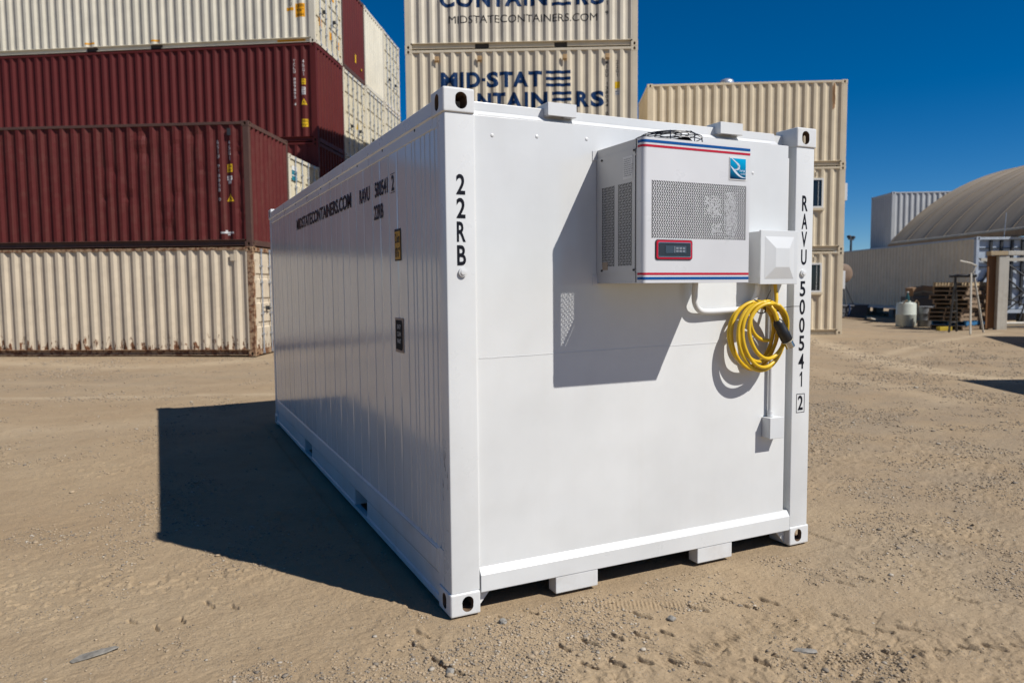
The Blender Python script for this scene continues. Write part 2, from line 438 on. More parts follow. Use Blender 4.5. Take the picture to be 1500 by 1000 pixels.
def side_mesh(L, H, dent=0):
    pts = corr_points(0.146, L-0.146, 0.005, 0.047); m = MB()
    z0, z1 = 0.164, H-0.078; nz = 26 if dent else 1
    vs = []; fs = []; n = len(pts); r = np.random.RandomState(4)
    bumps = [((r.uniform(L-3.6, L-1.15) if k % 3 else r.uniform(L-0.30, L-0.20)), r.uniform(z0, z1), (r.uniform(0.08, 0.2) if k % 3 else r.uniform(0.04, 0.07)), r.uniform(-0.02, 0.03)) for k in range(60)] if dent else []
    for j in range(nz+1):
        z = z0+(z1-z0)*j/nz
        for (x, y) in pts:
            d = sum(a*math.exp(-((x-bx)**2+(z-bz)**2)/(s*s)) for bx, bz, s, a in bumps)
            e = min(1, (z-z0)/0.15, (z1-z)/0.15)
            vs.append((x, max(0.001, y+d*e) if dent else y, z))
    for j in range(nz):
        for i in range(n-1): fs.append((j*n+i, j*n+i+1, (j+1)*n+i+1, (j+1)*n+i))
    # closing strips where the ribs meet the rails
    m.add(vs, fs); return m.mesh('side_panel')
def end_mesh(H):
    pts = corr_points(0.112, W-0.112, 0.008, 0.053, 0.25); m = MB()
    for i in range(len(pts)-1):
        (a, ya), (b_, yb) = pts[i], pts[i+1]
        m.quad((-ya, a, 0.150), (-yb, b_, 0.150), (-yb, b_, H-0.112), (-ya, a, H-0.112))
    return m.mesh('end_panel')            # origin at the end plane, outward +x
def roof_mesh(L, H): return MB().box(0.07, L-0.07, 0.0615, W-0.0615, H-0.05, H-0.02).mesh('roof')
def floor_mesh(L): return MB().box(0.1, L-0.1, 0.10, W-0.10, 0.045, 0.149).mesh('floor')
DW = (W-0.224)/2
def door_mesh(H):
    """one leaf, hinged at y=0, outward +x, with three pressed horizontal bands"""
    z0, z1 = 0.155, H-0.118; h = z1-z0; m = MB(); o, i = -0.035, -0.065
    zs = [(z0, o)]
    for k in (0.25, 0.5, 0.75):
        c = z0+h*k; zs += [(c-0.075, o), (c-0.045, i), (c+0.045, i), (c+0.075, o)]
    zs.append((z1, o)); e = 0.09
    for (a, xa), (b_, xb) in zip(zs[:-1], zs[1:]):
        m.quad((xa, e, a), (xa, DW-e, a), (xb, DW-e, b_), (xb, e, b_))
    m.box(-0.075, o, 0.008, e, z0, z1); m.box(-0.075, o, DW-e, DW-0.006, z0, z1)
    for k in range(5):
        c = z0+0.15+(h-0.3)*k/4; m.box(-0.034, -0.004, -0.05, 0.10, c-0.035, c+0.035); m.box(-0.03, -0.001, -0.05, 0.0, c-0.08, c+0.08)
    return m.mesh('door')
def bar_mesh(H):
    m = MB().tube([(0.004, 0, 0.06), (0.004, 0, H-0.05)], 0.017, 8)
    for z in (0.075, H-0.065): m.box(-0.03, 0.02, -0.045, 0.045, z-0.035, z+0.035)
    for z in (0.5, 1.0, 1.75, H-0.45): m.box(-0.035, 0.028, -0.035, 0.035, z-0.02, z+0.02)
    return m.mesh('locking_bar')
def handle_mesh():
    m = MB().tube([(0.02, 0, 0), (0.045, 0.03, -0.01), (0.045, 0.42, -0.03)], 0.011, 6); m.box(-0.035, 0.05, 0.26, 0.32, -0.07, 0.03)
    return m.mesh('door_handle')

def container(name, label, loc, rz, L, H, mat, post=None, right='wall', left='wall', group=None, pockets=(), dent=0, cat='shipping container', door=None, full=True):
    root = empty(name, loc, rz, label, cat, group)
    post = post or mat; pk = tuple(pockets)
    obj('frame', cached(('f', L, H, pk), lambda: frame_mesh(L, H, pk)), post, root)
    obj('side_panel', cached(('s', L, H, dent), lambda: side_mesh(L, H, dent)), mat, root)
    b = obj('side_panel', cached(('s', L, H, 0), lambda: side_mesh(L, H)), mat, root); b.location = (L, W, 0); b.rotation_euler = (0, 0, math.pi)
    obj('roof', cached(('r', L, H), lambda: roof_mesh(L, H)), mat, root)
    obj('floor', cached(('fl', L), lambda: floor_mesh(L)), M['dark_in'], root)
    if left == 'wall':
        e = obj('end_panel', cached(('e', H), lambda: end_mesh(H)), mat, root); e.location = (0, W, 0); e.rotation_euler = (0, 0, math.pi)
    if right == 'wall':
        e = obj('end_panel', cached(('e', H), lambda: end_mesh(H)), mat, root); e.location = (L, 0, 0)
    elif right == 'door':
        for s in (0, 1):
            d = obj('door', cached(('d', H), lambda: door_mesh(H)), door or mat, root)
            d.location = (L, 0.112 if s == 0 else W-0.112, 0); d.scale = (1, 1 if s == 0 else -1, 1)
            for y in (0.36, 0.86):
                k = obj('locking_bar', cached(('bar', H), lambda: bar_mesh(H)), M['zinc'], d); k.location = (0, y, 0)
            hd = obj('door_handle', cached('h', handle_mesh), M['dark_steel'], d); hd.location = (0, 0.36, 1.15)
    for (cx, sx) in ((0, 1), (L, -1)):
        for (cy, sy) in ((0, 1), (W, -1)):
            for (cz, sz) in ((0, 1), (H, -1)):
                k = obj('corner_casting', cached('cast', lambda: casting_mesh(0.006)), [post, M['cavity']], root)
                k.location = (cx, cy, cz); k.scale = (sx, sy, sz)
    root['L'] = L; root['H'] = H
    return root
def side_write(root, mb, mat, name='lettering', proud=0.003):
    """press lettering or stickers onto the long ribbed side that faces the yard"""
    pts = corr_points(0.146, root['L']-0.146, 0.005, 0.047)
    me = drape(mb, corr_prof(pts), [p[0] for p in pts], proud); me.name = name
    return obj(name, me, mat, root)

# ------------------------------------------------------------------ ground
def gz(x, y):
    d = np.hypot(np.asarray(x)-CAM[0], np.asarray(y)-CAM[1])
    return 0.0045*np.clip(d-9.0, 0, 22)
def vnoise(x, y, s, seed):
    """smooth value noise, wavelength s"""
    r = np.random.RandomState(seed); T = r.rand(256, 256)
    u = x/s+1000.5; v = y/s+1000.5
    i = np.floor(u).astype(int); j = np.floor(v).astype(int); a = u-i; b = v-j
    a = a*a*a*(a*(a*6-15)+10); b = b*b*b*(b*(b*6-15)+10)
    i0, i1, j0, j1 = i & 255, (i+1) & 255, j & 255, (j+1) & 255
    return (T[i0, j0]*(1-a)+T[i1, j0]*a)*(1-b)+(T[i0, j1]*(1-a)+T[i1, j1]*a)*b-0.5
def px_ground(px, py, z=0.0):
    """a spot on the yard floor, from where it was measured"""
    d = _f+_r2*(px-750)/FPX-_u2*(py-500)/FPX
    return CAM[:2]+d[:2]*(z-CAM[2])/d[2]
def seg_dist(X, Y, P):
    D = np.full(X.shape, 1e9); S = np.zeros(X.shape)
    for (x0, y0), (x1, y1) in zip(P[:-1], P[1:]):
        dx, dy = x1-x0, y1-y0; L2 = dx*dx+dy*dy
        t = np.clip(((X-x0)*dx+(Y-y0)*dy)/L2, 0, 1)
        e = np.hypot(X-x0-t*dx, Y-y0-t*dy); D = np.minimum(D, e)
    return D
GOUGE = [(1256,926),(1297,926),(1332,922),(1306,957),(1345,956),(1383,954),(1423,952),(1460,950),(1495,948),(1231,902),
         (1030,970),(1118,968),(1148,962),(782,895),(776,893),(942,901),(1024,890),(828,948),(865,940),(905,932),(941,930),(977,927),
         (865,973),(905,971),(947,968),(990,968),(640,968),(655,978),(668,985),(620,928),(612,945),(738,902),(1100,888),(1066,878),(1128,880),(1420,880),(1240,855),(1270,848),(230,922),(268,910),(345,890),(195,912),(308,887)]
def ground_height(X, Y):
    d = np.hypot(X-CAM[0], Y-CAM[1])
    near = np.clip(1.6-d/9.0, 0.0, 1.0)
    h = vnoise(X, Y, 3.1, 1)*0.03+vnoise(X, Y, 0.9, 2)*0.010
    h += (vnoise(X, Y, 0.31, 3)*0.005+vnoise(X, Y, 0.12, 4)*0.002+vnoise(X+0.3*Y, Y, 0.05, 5)*0.0022+vnoise(X, Y, 0.024, 6)*0.0018+vnoise(X, Y, 0.012, 7)*0.0014)*near
    # drag marks raked along one direction
    a = 0.45; u = X*math.cos(a)+Y*math.sin(a); v = -X*math.sin(a)+Y*math.cos(a)
    h += near*0.003*vnoise(u*0.12, v, 0.06, 14)
    # crust broken into ridged crumbs in places
    patch = np.clip(vnoise(X, Y, 0.8, 11)*3.0+0.15, 0, 1)
    h += near*(0.25+patch)*(0.05*np.clip(vnoise(X, Y, 0.030, 13)-0.27, 0, 1)+0.06*np.clip(vnoise(X, Y, 0.055, 16)-0.30, 0, 1)-0.05*np.clip(vnoise(X, Y, 0.05, 17)-0.31, 0, 1)-0.05*np.clip(vnoise(u*0.45, v, 0.03, 18)-0.30, 0, 1))
    h -= near*patch*0.006*np.exp(-(vnoise(X+0.5*Y, Y, 0.16, 15)/0.012)**2)*np.clip(vnoise(X, Y, 0.4, 19)*4, 0, 1)
    lat = np.clip(((X-CAM[0])*_r[0]+(Y-CAM[1])*_r[1])/1.2+0.9, 0.0, 1.0)
    crease = np.clip(vnoise(X, Y, 0.6, 22)*4+0.15, 0, 1)*np.clip(1.9-d/8, 0, 1)*(0.12+0.88*lat)
    h -= crease*0.0055*np.exp(-(vnoise(X, Y, 0.085, 23)/0.045)**2)+crease*0.005*np.exp(-(vnoise(X, Y, 0.045, 24)/0.06)**2)
    h += crease*0.0045*np.clip(vnoise(X, Y, 0.05, 25)*5, -0.3, 1)
    for tr in ([(800,1020),(1100,905),(1320,845),(1560,800)], [(960,1030),(1200,960),(1560,915)], [(1180,850),(1350,760),(1560,690)], [(1170,660),(1330,690),(1560,735)], [(-40,905),(250,880),(520,905)], [(-40,730),(120,712),(230,700)], [(300,1030),(480,960),(640,925)]):
        Pq = [px_ground(*q) for q in tr]; acc = np.zeros(X.shape); best = np.full(X.shape, 9.0); run = 0.0
        for (ax, ay), (bx, by) in zip(Pq[:-1], Pq[1:]):
            L = math.hypot(bx-ax, by-ay); ux, uy = (bx-ax)/L, (by-ay)/L; sx = (X-ax)*ux+(Y-ay)*uy; vx = -(X-ax)*uy+(Y-ay)*ux
            ok = (sx > -0.05) & (sx < L+0.05) & (np.abs(vx) < best); best = np.where(ok, np.abs(vx), best)
            acc = np.where(ok, np.clip(np.sin(2*math.pi*((sx+run)/0.135+np.abs(vx)/0.30)), -0.2, 0.5)-0.15, acc); run += L
        h += 0.010*acc*(0.25+0.75*lat)*np.exp(-(best/0.15)**6)*np.clip(vnoise(X, Y, 0.5, 26)*3+0.55, 0, 1)
    r = np.random.RandomState(3)
    m = d < 8
    Xm, Ym = X[m], Y[m]; g = np.zeros(Xm.shape)
    for (px, py) in GOUGE:                                    # tyre lug bites
        c = px_ground(px, py); k = 0.75+0.5*r.rand(); th = math.radians(97+r.uniform(-12, 12))
        q = np.hypot(Xm-c[0], Ym-c[1]) < 0.3
        dx, dy = (Xm[q]-c[0])/k, (Ym[q]-c[1])/k
        uu = dx*math.cos(th)+dy*math.sin(th); vv = -dx*math.sin(th)+dy*math.cos(th)
        bend = vv-0.009*np.tanh(uu/0.016)
        prof = np.exp(-(np.clip(np.abs(uu-0.01)-0.035, 0, None)/0.014)**2)
        g[q] -= 0.020*prof*np.exp(-(np.clip(-bend, 0, None)/0.005)**2)*np.exp(-(np.clip(bend, 0, None)/0.010)**2)
        g[q] += 0.006*prof*np.exp(-((bend+0.014)/0.009)**2)
    for (px, py, ang, ln) in [(1150,915,0.2,0.26),(1090,930,0.3,0.3),(1035,948,0.1,0.3),(1280,962,-0.35,0.34),(945,885,-0.5,0.3),(1165,900,0.4,0.2)]:   # fine tyre ribs
        c = px_ground(px, py); dx, dy = Xm-c[0], Ym-c[1]
        uu = dx*math.cos(ang)+dy*math.sin(ang); vv = -dx*math.sin(ang)+dy*math.cos(ang)
        mask = np.exp(-(uu/ln)**4)*np.exp(-(vv/0.055)**4)
        g += mask*0.0035*np.sin(uu*2*math.pi/0.021)
    h[m] += g
    # worn flat under and right beside the white box
    inside = (X > -0.15) & (X < 2.6) & (Y > -0.12) & (Y < 6.2)
    h = np.where(inside, np.minimum(h, 0.0)-0.004, h)
    return h-0.006
def build_ground():
    fine = np.radians(np.arange(-41, 41.001, 0.08)); coarse = np.radians(np.arange(43, 317.1, 4.0))
    ang = np.concatenate([fine, coarse])+YAW; na = len(ang)
    inv = np.linspace(1/2.55, 1/70.0, 820); rad = np.concatenate([[0.3, 0.8, 1.4, 1.9, 2.2, 2.4], 1/inv, np.geomspace(80, 4500, 14)]); nr = len(rad)
    R, A = np.meshgrid(rad, ang, indexing='ij')
    X = CAM[0]+R*np.sin(A); Y = CAM[1]+R*np.cos(A)
    Z = gz(X, Y)+ground_height(X, Y)
    co = np.stack([X, Y, Z], -1).reshape(-1, 3)
    co = np.vstack([co, [[CAM[0], CAM[1], 0.0]]])
    i, j = np.meshgrid(np.arange(nr-1), np.arange(na), indexing='ij'); j2 = (j+1) % na
    q = np.stack([i*na+j, (i+1)*na+j, (i+1)*na+j2, i*na+j2], -1).reshape(-1, 4)
    t = np.stack([np.full(na, len(co)-1), np.arange(na), (np.arange(na)+1) % na], -1)
    me = bpy.data.meshes.new('ground')
    me.vertices.add(len(co)); me.vertices.foreach_set('co', co.ravel())
    nl = q.size+t.size; me.loops.add(nl); me.loops.foreach_set('vertex_index', np.concatenate([q.ravel(), t.ravel()]))
    me.polygons.add(len(q)+len(t))
    me.polygons.foreach_set('loop_start', np.concatenate([np.arange(len(q))*4, q.size+np.arange(len(t))*3]))
    me.polygons.foreach_set('use_smooth', np.ones(len(q)+len(t), bool))
    me.update(calc_edges=True); me.validate()
    # wear marks: pale dust pressed into tracks, grey gravelly ground elsewhere
    Xf, Yf = co[:, 0], co[:, 1]
    def path(pts): return [px_ground(*p, z=0.06) for p in pts]
    dust = np.zeros(len(co))
    wob = vnoise(Xf, Yf, 0.7, 31)*0.5
    for pts, wd, s in [([(1150,486),(1195,499),(1250,515),(1300,529),(1400,545),(1520,557)], 0.42, 1.0),
                       ([(1270,525),(1330,508),(1390,497),(1460,489)], 0.22, 0.8), ([(1320,523),(1370,512),(1420,505)], 0.2, 0.5),
                       ([(1180,537),(1260,552),(1330,566),(1400,585)], 0.35, 0.45),
                       ([(-100,582),(60,579),(170,576),(300,573),(400,572)], 0.13, 0.7), ([(-60,528),(100,533),(200,535),(310,530),(350,526)], 0.45, 0.7),
                       ([(-60,556),(120,560),(300,561),(400,556)], 0.2, 0.3), ([(-100,628),(80,622),(230,612)], 0.35, 0.35)]:
        D = seg_dist(Xf, Yf, path(pts)); k = wd*(1+wob)
        dust = np.maximum(dust, s*np.exp(-(D/k)**2))
    grey = np.zeros(len(co))
    for (px, py, r_, s) in [(1420,800,1.2,0.8),(1480,700,2.4,0.8),(1300,600,4.5,0.8),(1400,520,6,0.7),(1260,505,3.0,0.5),(150,555,2.6,0.6),(360,545,1.6,0.55),(60,545,2,0.5),(1250,830,0.5,0.5),(60,640,1.2,0.3)]:
        c = px_ground(px, py, 0.05); grey = np.maximum(grey, s*np.exp(-((Xf-c[0])**2+(Yf-c[1])**2)/(r_*r_)))
    grey = np.maximum(grey, 0.55*np.clip((np.hypot(Xf-CAM[0], Yf-CAM[1])-10)/15, 0, 1))
    for nm, arr in (('dust', dust), ('gravelly', grey)):
        a = me.attributes.new(nm, 'FLOAT', 'POINT'); a.data.foreach_set('value', arr.astype(np.float32))
    m, t, b = new_mat('dry_tan_dirt')
    tc = t.nodes.new('ShaderNodeTexCoord'); P = tc.outputs['Object']
    def attr(n):
        a = t.nodes.new('ShaderNodeAttribute'); a.attribute_name = n; return a.outputs['Fac']
    c = mixc(t, ramp(t, noise(t, P, 0.55, 7, 0.62), 0.36, 0.66), (0.304,0.222,0.137), (0.353,0.269,0.172))
    c = mixc(t, mth(t, 'MULTIPLY', ramp(t, noise(t, P, 2.6, 8, 0.66), 0.46, 0.68), 0.5), c, (0.252,0.185,0.115))
    gk = mth(t, 'MULTIPLY', attr('gravelly'), ramp(t, noise(t, P, 1.4, 7, 0.62), 0.3, 0.6))
    c = mixc(t, mth(t, 'MULTIPLY', gk, 0.75), c, (0.233,0.192,0.144))
    dk = mth(t, 'MULTIPLY', attr('dust'), ramp(t, noise(t, P, 2.0, 6, 0.6), 0.2, 0.55))
    c = mixc(t, dk, c, (0.415,0.329,0.223))
    # grit: small dark and pale grains
    vor = node(t, 'ShaderNodeTexVoronoi', Scale=70.0); t.links.new(P, vor.inputs['Vector'])
    cl = ramp(t, noise(t, P, 4.5, 6, 0.65), 0.42, 0.60)
    gr = mth(t, 'MULTIPLY', ramp(t, vor.outputs['Distance'], 0.16, 0.24, (1,1,1,1), (0,0,0,1)), cl)
    sepc = t.nodes.new('ShaderNodeSeparateColor'); t.links.new(vor.outputs['Color'], sepc.inputs[0])
    c = mixc(t, mth(t, 'MULTIPLY', gr, 0.8), c, mixc(t, sepc.outputs[0], (0.101,0.091,0.080), (0.361,0.353,0.333)))
    vor3 = node(t, 'ShaderNodeTexVoronoi', Scale=34.0); t.links.new(P, vor3.inputs['Vector'])
    g3 = mth(t, 'MULTIPLY', ramp(t, vor3.outputs['Distance'], 0.10, 0.20, (1,1,1,1), (0,0,0,1)), ramp(t, noise(t, P, 7.0, 5, 0.6), 0.5, 0.62))
    c = mixc(t, mth(t, 'MULTIPLY', g3, 0.7), c, (0.12,0.095,0.07))
    n9 = noise(t, P, 120.0, 3, 0.7)
    c = mixc(t, mth(t, 'MULTIPLY', ramp(t, n9, 0.56, 0.70), 0.35), c, (0.17,0.13,0.09))
    c = mixc(t, mth(t, 'MULTIPLY', ramp(t, n9, 0.30, 0.46, (1,1,1,1), (0,0,0,1)), 0.30), c, (0.50,0.40,0.28))
    vor2 = node(t, 'ShaderNodeTexVoronoi', Scale=17.0); t.links.new(P, vor2.inputs['Vector'])
    far = mth(t, 'MULTIPLY', ramp(t, vor2.outputs['Distance'], 0.10, 0.16, (1,1,1,1), (0,0,0,1)), mth(t, 'MULTIPLY', attr('gravelly'), ramp(t, noise(t, P, 1.1, 6), 0.42, 0.6)))
    c = mixc(t, mth(t, 'MULTIPLY', far, 0.65), c, (0.110,0.097,0.080))
    t.links.new(c, b.inputs['Base Color']); b.inputs['Roughness'].default_value = 0.95; b.inputs['Specular IOR Level'].default_value = 0.12
    h = mth(t, 'ADD', mth(t, 'MULTIPLY', noise(t, P, 38.0, 9, 0.7), 0.7), mth(t, 'MULTIPLY', gr, 0.35))
    h = mth(t, 'ADD', h, mth(t, 'MULTIPLY', noise(t, P, 7.0, 6, 0.6), 1.2))
    bp = node(t, 'ShaderNodeBump', Strength=0.9, Distance=0.016); t.links.new(h, bp.inputs['Height']); t.links.new(bp.outputs[0], b.inputs['Normal'])
    tag(obj('ground', me, m), kind='structure')
build_ground()

def lump(mb, c, s, seed, sub=1, m=0):
    """an angular little stone"""
    bm = bmesh.new(); bmesh.ops.create_icosphere(bm, subdivisions=sub, radius=1.0)
    r = random.Random(seed); q = Matrix.Rotation(r.uniform(0, 6.28), 3, Vector((r.random(), r.random(), r.random()+.1)).normalized())
    vs = []
    for v in bm.verts:
        p = q @ (v.co*(1+r.uniform(-0.3, 0.22))); vs.append((c[0]+p.x*s[0], c[1]+p.y*s[1], c[2]+p.z*s[2]))
    fs = [tuple(x.index for x in f.verts) for f in bm.faces]; bm.free(); mb.add(vs, fs, m)
def build_gravel():
    r = np.random.RandomState(21); K = 14; pv = []; pf = None
    for k in range(K):
        q = MB(); lump(q, (0,0,0), (1,1,0.75), 50+k, 0); pv.append(np.array(q.v)); pf = np.array(q.f)
    pv = np.array(pv); nv = pv.shape[1]
    N = 420000; d = 2.6+21.0*r.rand(N)**1.7; a = YAW+np.radians(r.uniform(-39, 39, N))
    X = CAM[0]+d*np.sin(a); Y = CAM[1]+d*np.cos(a)
    right = np.clip((np.degrees(a-YAW)-8)/14, 0, 1)*np.clip((d-3.0)/3, 0, 1)
    score = vnoise(X, Y, 0.9, 41)*1.1+vnoise(X, Y, 0.27, 42)*0.9+vnoise(X, Y, 0.09, 43)*0.5+0.22*right+r.uniform(-0.25, 0.25, N)
    keep = score > 0.33
    keep |= r.rand(N) < 0.02
    keep &= ~((X > -0.03) & (X < 2.47) & (Y > -0.03) & (Y < 6.1))
    keep &= ~((Y-15.018 > (X-0.809)*math.tan(-0.521)-0.05) & (X < 1.2))
    X, Y, d, right = X[keep], Y[keep], d[keep], right[keep]; Z = gz(X, Y)+ground_height(X, Y); n = len(X)
    s = (0.0022+0.0070*r.rand(n)**4+0.010*(r.rand(n) < 0.003))*(1+0.10*np.clip(d-4, 0, 14))
    th = r.uniform(0, 6.283, n); c_, s_ = np.cos(th)[:, None], np.sin(th)[:, None]
    v = pv[r.randint(K, size=n)]
    st = r.uniform(0.75, 1.35, (n, 1))
    x = (v[:,:,0]*c_*st-v[:,:,1]*s_)*s[:, None]+X[:, None]; y = (v[:,:,0]*s_*st+v[:,:,1]*c_)*s[:, None]+Y[:, None]
    z = (v[:,:,2]*0.62+0.22)*s[:, None]+Z[:, None]
    co = np.stack([x, y, z], -1).reshape(-1, 3); F = (pf[None]+(np.arange(n)*nv)[:, None, None]).reshape(-1, 3)
    me = bpy.data.meshes.new('gravel'); me.vertices.add(len(co)); me.vertices.foreach_set('co', co.ravel())
    me.loops.add(F.size); me.loops.foreach_set('vertex_index', F.ravel()); me.polygons.add(len(F)); me.polygons.foreach_set('loop_start', np.arange(len(F))*3)
    mi = np.where(r.rand(n) < 0.70-0.2*right, 0, np.where(r.rand(n) < 0.78, 1, 2)); me.polygons.foreach_set('material_index', np.repeat(mi, len(pf)).astype(np.int32))
    me.update(calc_edges=True)
    o = obj('gravel', me, [plain('tan_clod', (0.37,0.285,0.19), 0.95, 0, 0.2), plain('grey_pebble', (0.225,0.19,0.15), 0.9, 0, 0.3), plain('pale_pebble', (0.42,0.37,0.30), 0.85, 0, 0.2)])
    tag(o, 'loose pebbles and crumbs of dirt strewn over the yard floor', 'gravel', kind='stuff')
build_gravel()
def ground_at(px, py):
    c = px_ground(px, py); z = gz(c[0], c[1])+ground_height(np.array([c[0]]), np.array([c[1]]))[0]
    return float(c[0]), float(c[1]), float(z)
def build_litter():
    x, y, z = ground_at(137, 961)
    vs = [(-.095,-.014),(-.085,-.034),(-.02,-.032),(.05,-.024),(.105,-.004),(.09,.014),(.03,.022),(-.05,.02)]
    mb = MB().prism(vs, 2, 0, 0.008); o = mb.build('wood_scrap', M['scrap'], None, 0.003, 1)
    o.location = (x, y, z+0.004); o.rotation_euler = (0.05, -0.04, 0.12)
    tag(o, 'long grey splinter of weathered board lying on the dirt at lower left', 'scrap wood')
    for (px, py, s, lb) in [(1181,953,(0.06,0.024,0.010),'flat dark flake of stone lying in the tyre marks right of centre'),
                            (659,985,(0.022,0.018,0.016),'dark round stone on the dirt in front of the nearest corner foot'),
                            (737,911,(0.022,0.018,0.016),'grey stone just right of the nearest corner foot'),
                            (984,906,(0.024,0.02,0.015),'pale stone on the dirt in front of the left white foot block')]:
        x, y, z = ground_at(px, py); mb = MB(); lump(mb, (0,0,0), s, px, 2); o = mb.build('stone', M['concrete_stone'])
        o.location = (x, y, z+s[2]*0.5); o.rotation_euler = (0, 0, -0.6 if px == 1181 else 0.4)
        tag(o, lb, 'stone', 'loose stones on the dirt')
build_litter()

# ------------------------------------------------------------------ the white refrigerated container in front
WB, LB, HB = 2.438, 6.058, 2.591
def white_box():
    root = empty('refrigerated_container', (0, 0, 0), 0, 'glossy white twenty foot refrigerated container standing alone in the foreground', 'container')
    P = root
    # corner posts
    for (x0, x1, y0, y1) in ((0.008, 0.162, 0.008, 0.112), (2.279, 2.430, 0.008, 0.112), (0.008, 0.14, LB-0.12, LB-0.008), (WB-0.14, WB-0.008, LB-0.12, LB-0.008)):
        MB().box(x0, x1, y0, y1, 0.116, HB-0.116).build('corner_post', M['white_post'], P, 0.007, 3, True)
    base = casting_mesh(0.011)
    sw = base.copy(); bm = bmesh.new(); bm.from_mesh(base)
    for v in bm.verts: v.co = (v.co.y, v.co.x, v.co.z)
    bmesh.ops.reverse_faces(bm, faces=bm.faces); bm.to_mesh(sw); bm.free()
    for cx, sx in ((0, 1), (WB, -1)):
        for cy, sy in ((0, 1), (LB, -1)):
            for cz, sz in ((0, 1), (HB, -1)):
                k = obj('corner_casting', sw, [M['white_low'], M['cavity']], P); k.location = (cx, cy, cz); k.scale = (sx, sy, sz)
    # weld line between casting and post
    # front wall: pressed sheet with weld seam, fasteners
    xl, xr = 0.158, 2.232
    m = MB(); m.box(xl, xr, 0.025, 0.08, 0.15, 2.478)
    m.quad((xl, 0.025, 2.478), (2.150, 0.025, 2.478), (2.150, 0.052, 2.502), (xl, 0.052, 2.502))
    m.box(xl, xr, 0.0745, 0.10, 0.20, 2.40)
    m.build('front_wall', M['white'], P, 0.004, 2)
    MB().box(xr+0.0005, 2.2785, 0.070, 0.10, 0.15, 2.41).build('wall_channel', M['white_post'], P)
    MB().box(xr+0.0005, 2.243, 0.030, 0.0695, 0.15, 2.405).build('wall_flange', M['white_post'], P)
    # soft left return of the wall beside the post
    m = MB(); m.prism([(0.157, 0.012), (0.172, 0.0245), (0.157, 0.0245)], 2, 0.235, 2.47); m.build('edge_fillet', M['white_post'], P)
    s = MB(); r = random.Random(2); x = 0.18
    while x < 1.78:
        s.box(x, x+0.05, 0.0235, 0.0252, 1.285+0.012*x+r.uniform(-0.001, 0.001), 1.2875+0.012*x+r.uniform(-0.001, 0.0015)); x += 0.05
    s.build('weld_seam', M['white_low'], P)
    for x, z in ((0.264,2.385),(0.512,2.398),(0.805,2.408),(1.95,2.30),(1.30,2.41)):
        MB().tube([(x,0.0258,z),(x,0.0235,z),(x,0.0215,z)], [0.010,0.009,0.004], 12).build('rivet', M['white_low'], P)
    # roof edge set back behind the wall, roof, header
    MB().box(0.1655, 2.145, 0.055, 0.12, 2.490, 2.548).build('header', M['white'], P, 0.004, 2)
    MB().box(0.062, WB-0.062, 0.1205, LB-0.12, 2.50, 2.556).build('roof', M['white'], P)
    # lower front rail with bevelled top
    pr = [(0.001, 0.104), (0.001, 0.192), (0.005, 0.198), (0.024, 0.226), (0.09, 0.226), (0.09, 0.104)]
    MB().prism(pr, 0, 0.166, 2.273).build('front_rail', M['white_post'], P, 0.003, 2)
    for a, b_ in ((0.598, 0.860), (1.548, 1.808)):
        MB().box(a, b_, 0.004, 0.085, 0.012, 0.1035).build('foot_block', M['white_low'], P, 0.005, 2)
    for pts in ([(0.166, 0.012), (0.245, 0.1035), (0.166, 0.1035)], [(2.272, 0.012), (2.19, 0.1035), (2.272, 0.1035)]):
        MB().prism(pts, 1, 0.045, 0.058).build('gusset', M['white_low'], P)
    # hooded brackets on the top edge
    for a, b_ in ((0.566, 0.734), (1.685, 1.852)):
        m = MB(); z0, z1, yf = 2.506, 2.572, 0.006
        m.box(a, b_, yf, yf+0.004, z0, z1); m.box(a, b_, yf+0.0045, 0.13, z1-0.004, z1); m.box(a, a+0.03, yf+0.0045, 0.0545, z0, z0+0.004); m.box(b_-0.06, b_, yf+0.0045, 0.0545, z0, z0+0.004); m.box(a+0.0305, b_-0.0605, yf+0.0045, 0.022, z0, z0+0.004)
        m.box(a, a+0.003, yf+0.0045, 0.13, z0+0.0045, z1-0.0045); m.box(b_-0.003, b_, yf+0.0045, 0.13, z0+0.0045, z1-0.0045)
        m.build('roof_bracket', M['white_post'], P, 0.0015, 1)
    # left long wall (x=0): shallow ribs
    ys = [0.16,0.23,0.31,0.375,0.47,0.525,0.63,0.97,1.34,1.77,2.2,2.59,2.98,3.42,3.82,4.18,4.6,4.87,5.2,5.5,5.75]
    for side in (0, 1):
        pts = [(0.112, 0.012)]
        for y in ys: pts += [(y-0.010, 0.012), (y-0.006, 0.024), (y+0.006, 0.024), (y+0.010, 0.012)]
        pts.append((LB-0.12, 0.012)); m = MB()
        for (a, xa), (b_, xb) in zip(pts[:-1], pts[1:]):
            if b_-a > 0.2:
                k = (a+b_)/2; seq = [(a, xa), (k-0.02, xa+0.0004), (k, xa+0.0022), (k+0.02, xa+0.0004), (b_, xb)]
            else: seq = [(a, xa), (b_, xb)]
            for (p, xp), (q, xq) in zip(seq[:-1], seq[1:]):
                f = (lambda v: v) if side == 0 else (lambda v: WB-v)
                m.quad((f(xp), p, 0.31), (f(xq), q, 0.31), (f(xq), q, 2.425), (f(xp), p, 2.425))
        m.build('side_wall', M['white'], P)
        f = (lambda v: v) if side == 0 else (lambda v: WB-v)
        tr = [(0.014, 2.420), (0.007, 2.424), (0.007, 2.476), (0.0, 2.484), (0.004, 2.492), (0.004, 2.552), (0.012, 2.560), (0.06, 2.560), (0.06, 2.420)]
        MB().prism([(f(a), b_) for a, b_ in tr], 1, 0.1785, LB-0.1785).build('top_rail', M['white_post'], P, 0.0015, 1)
        y = 0.45
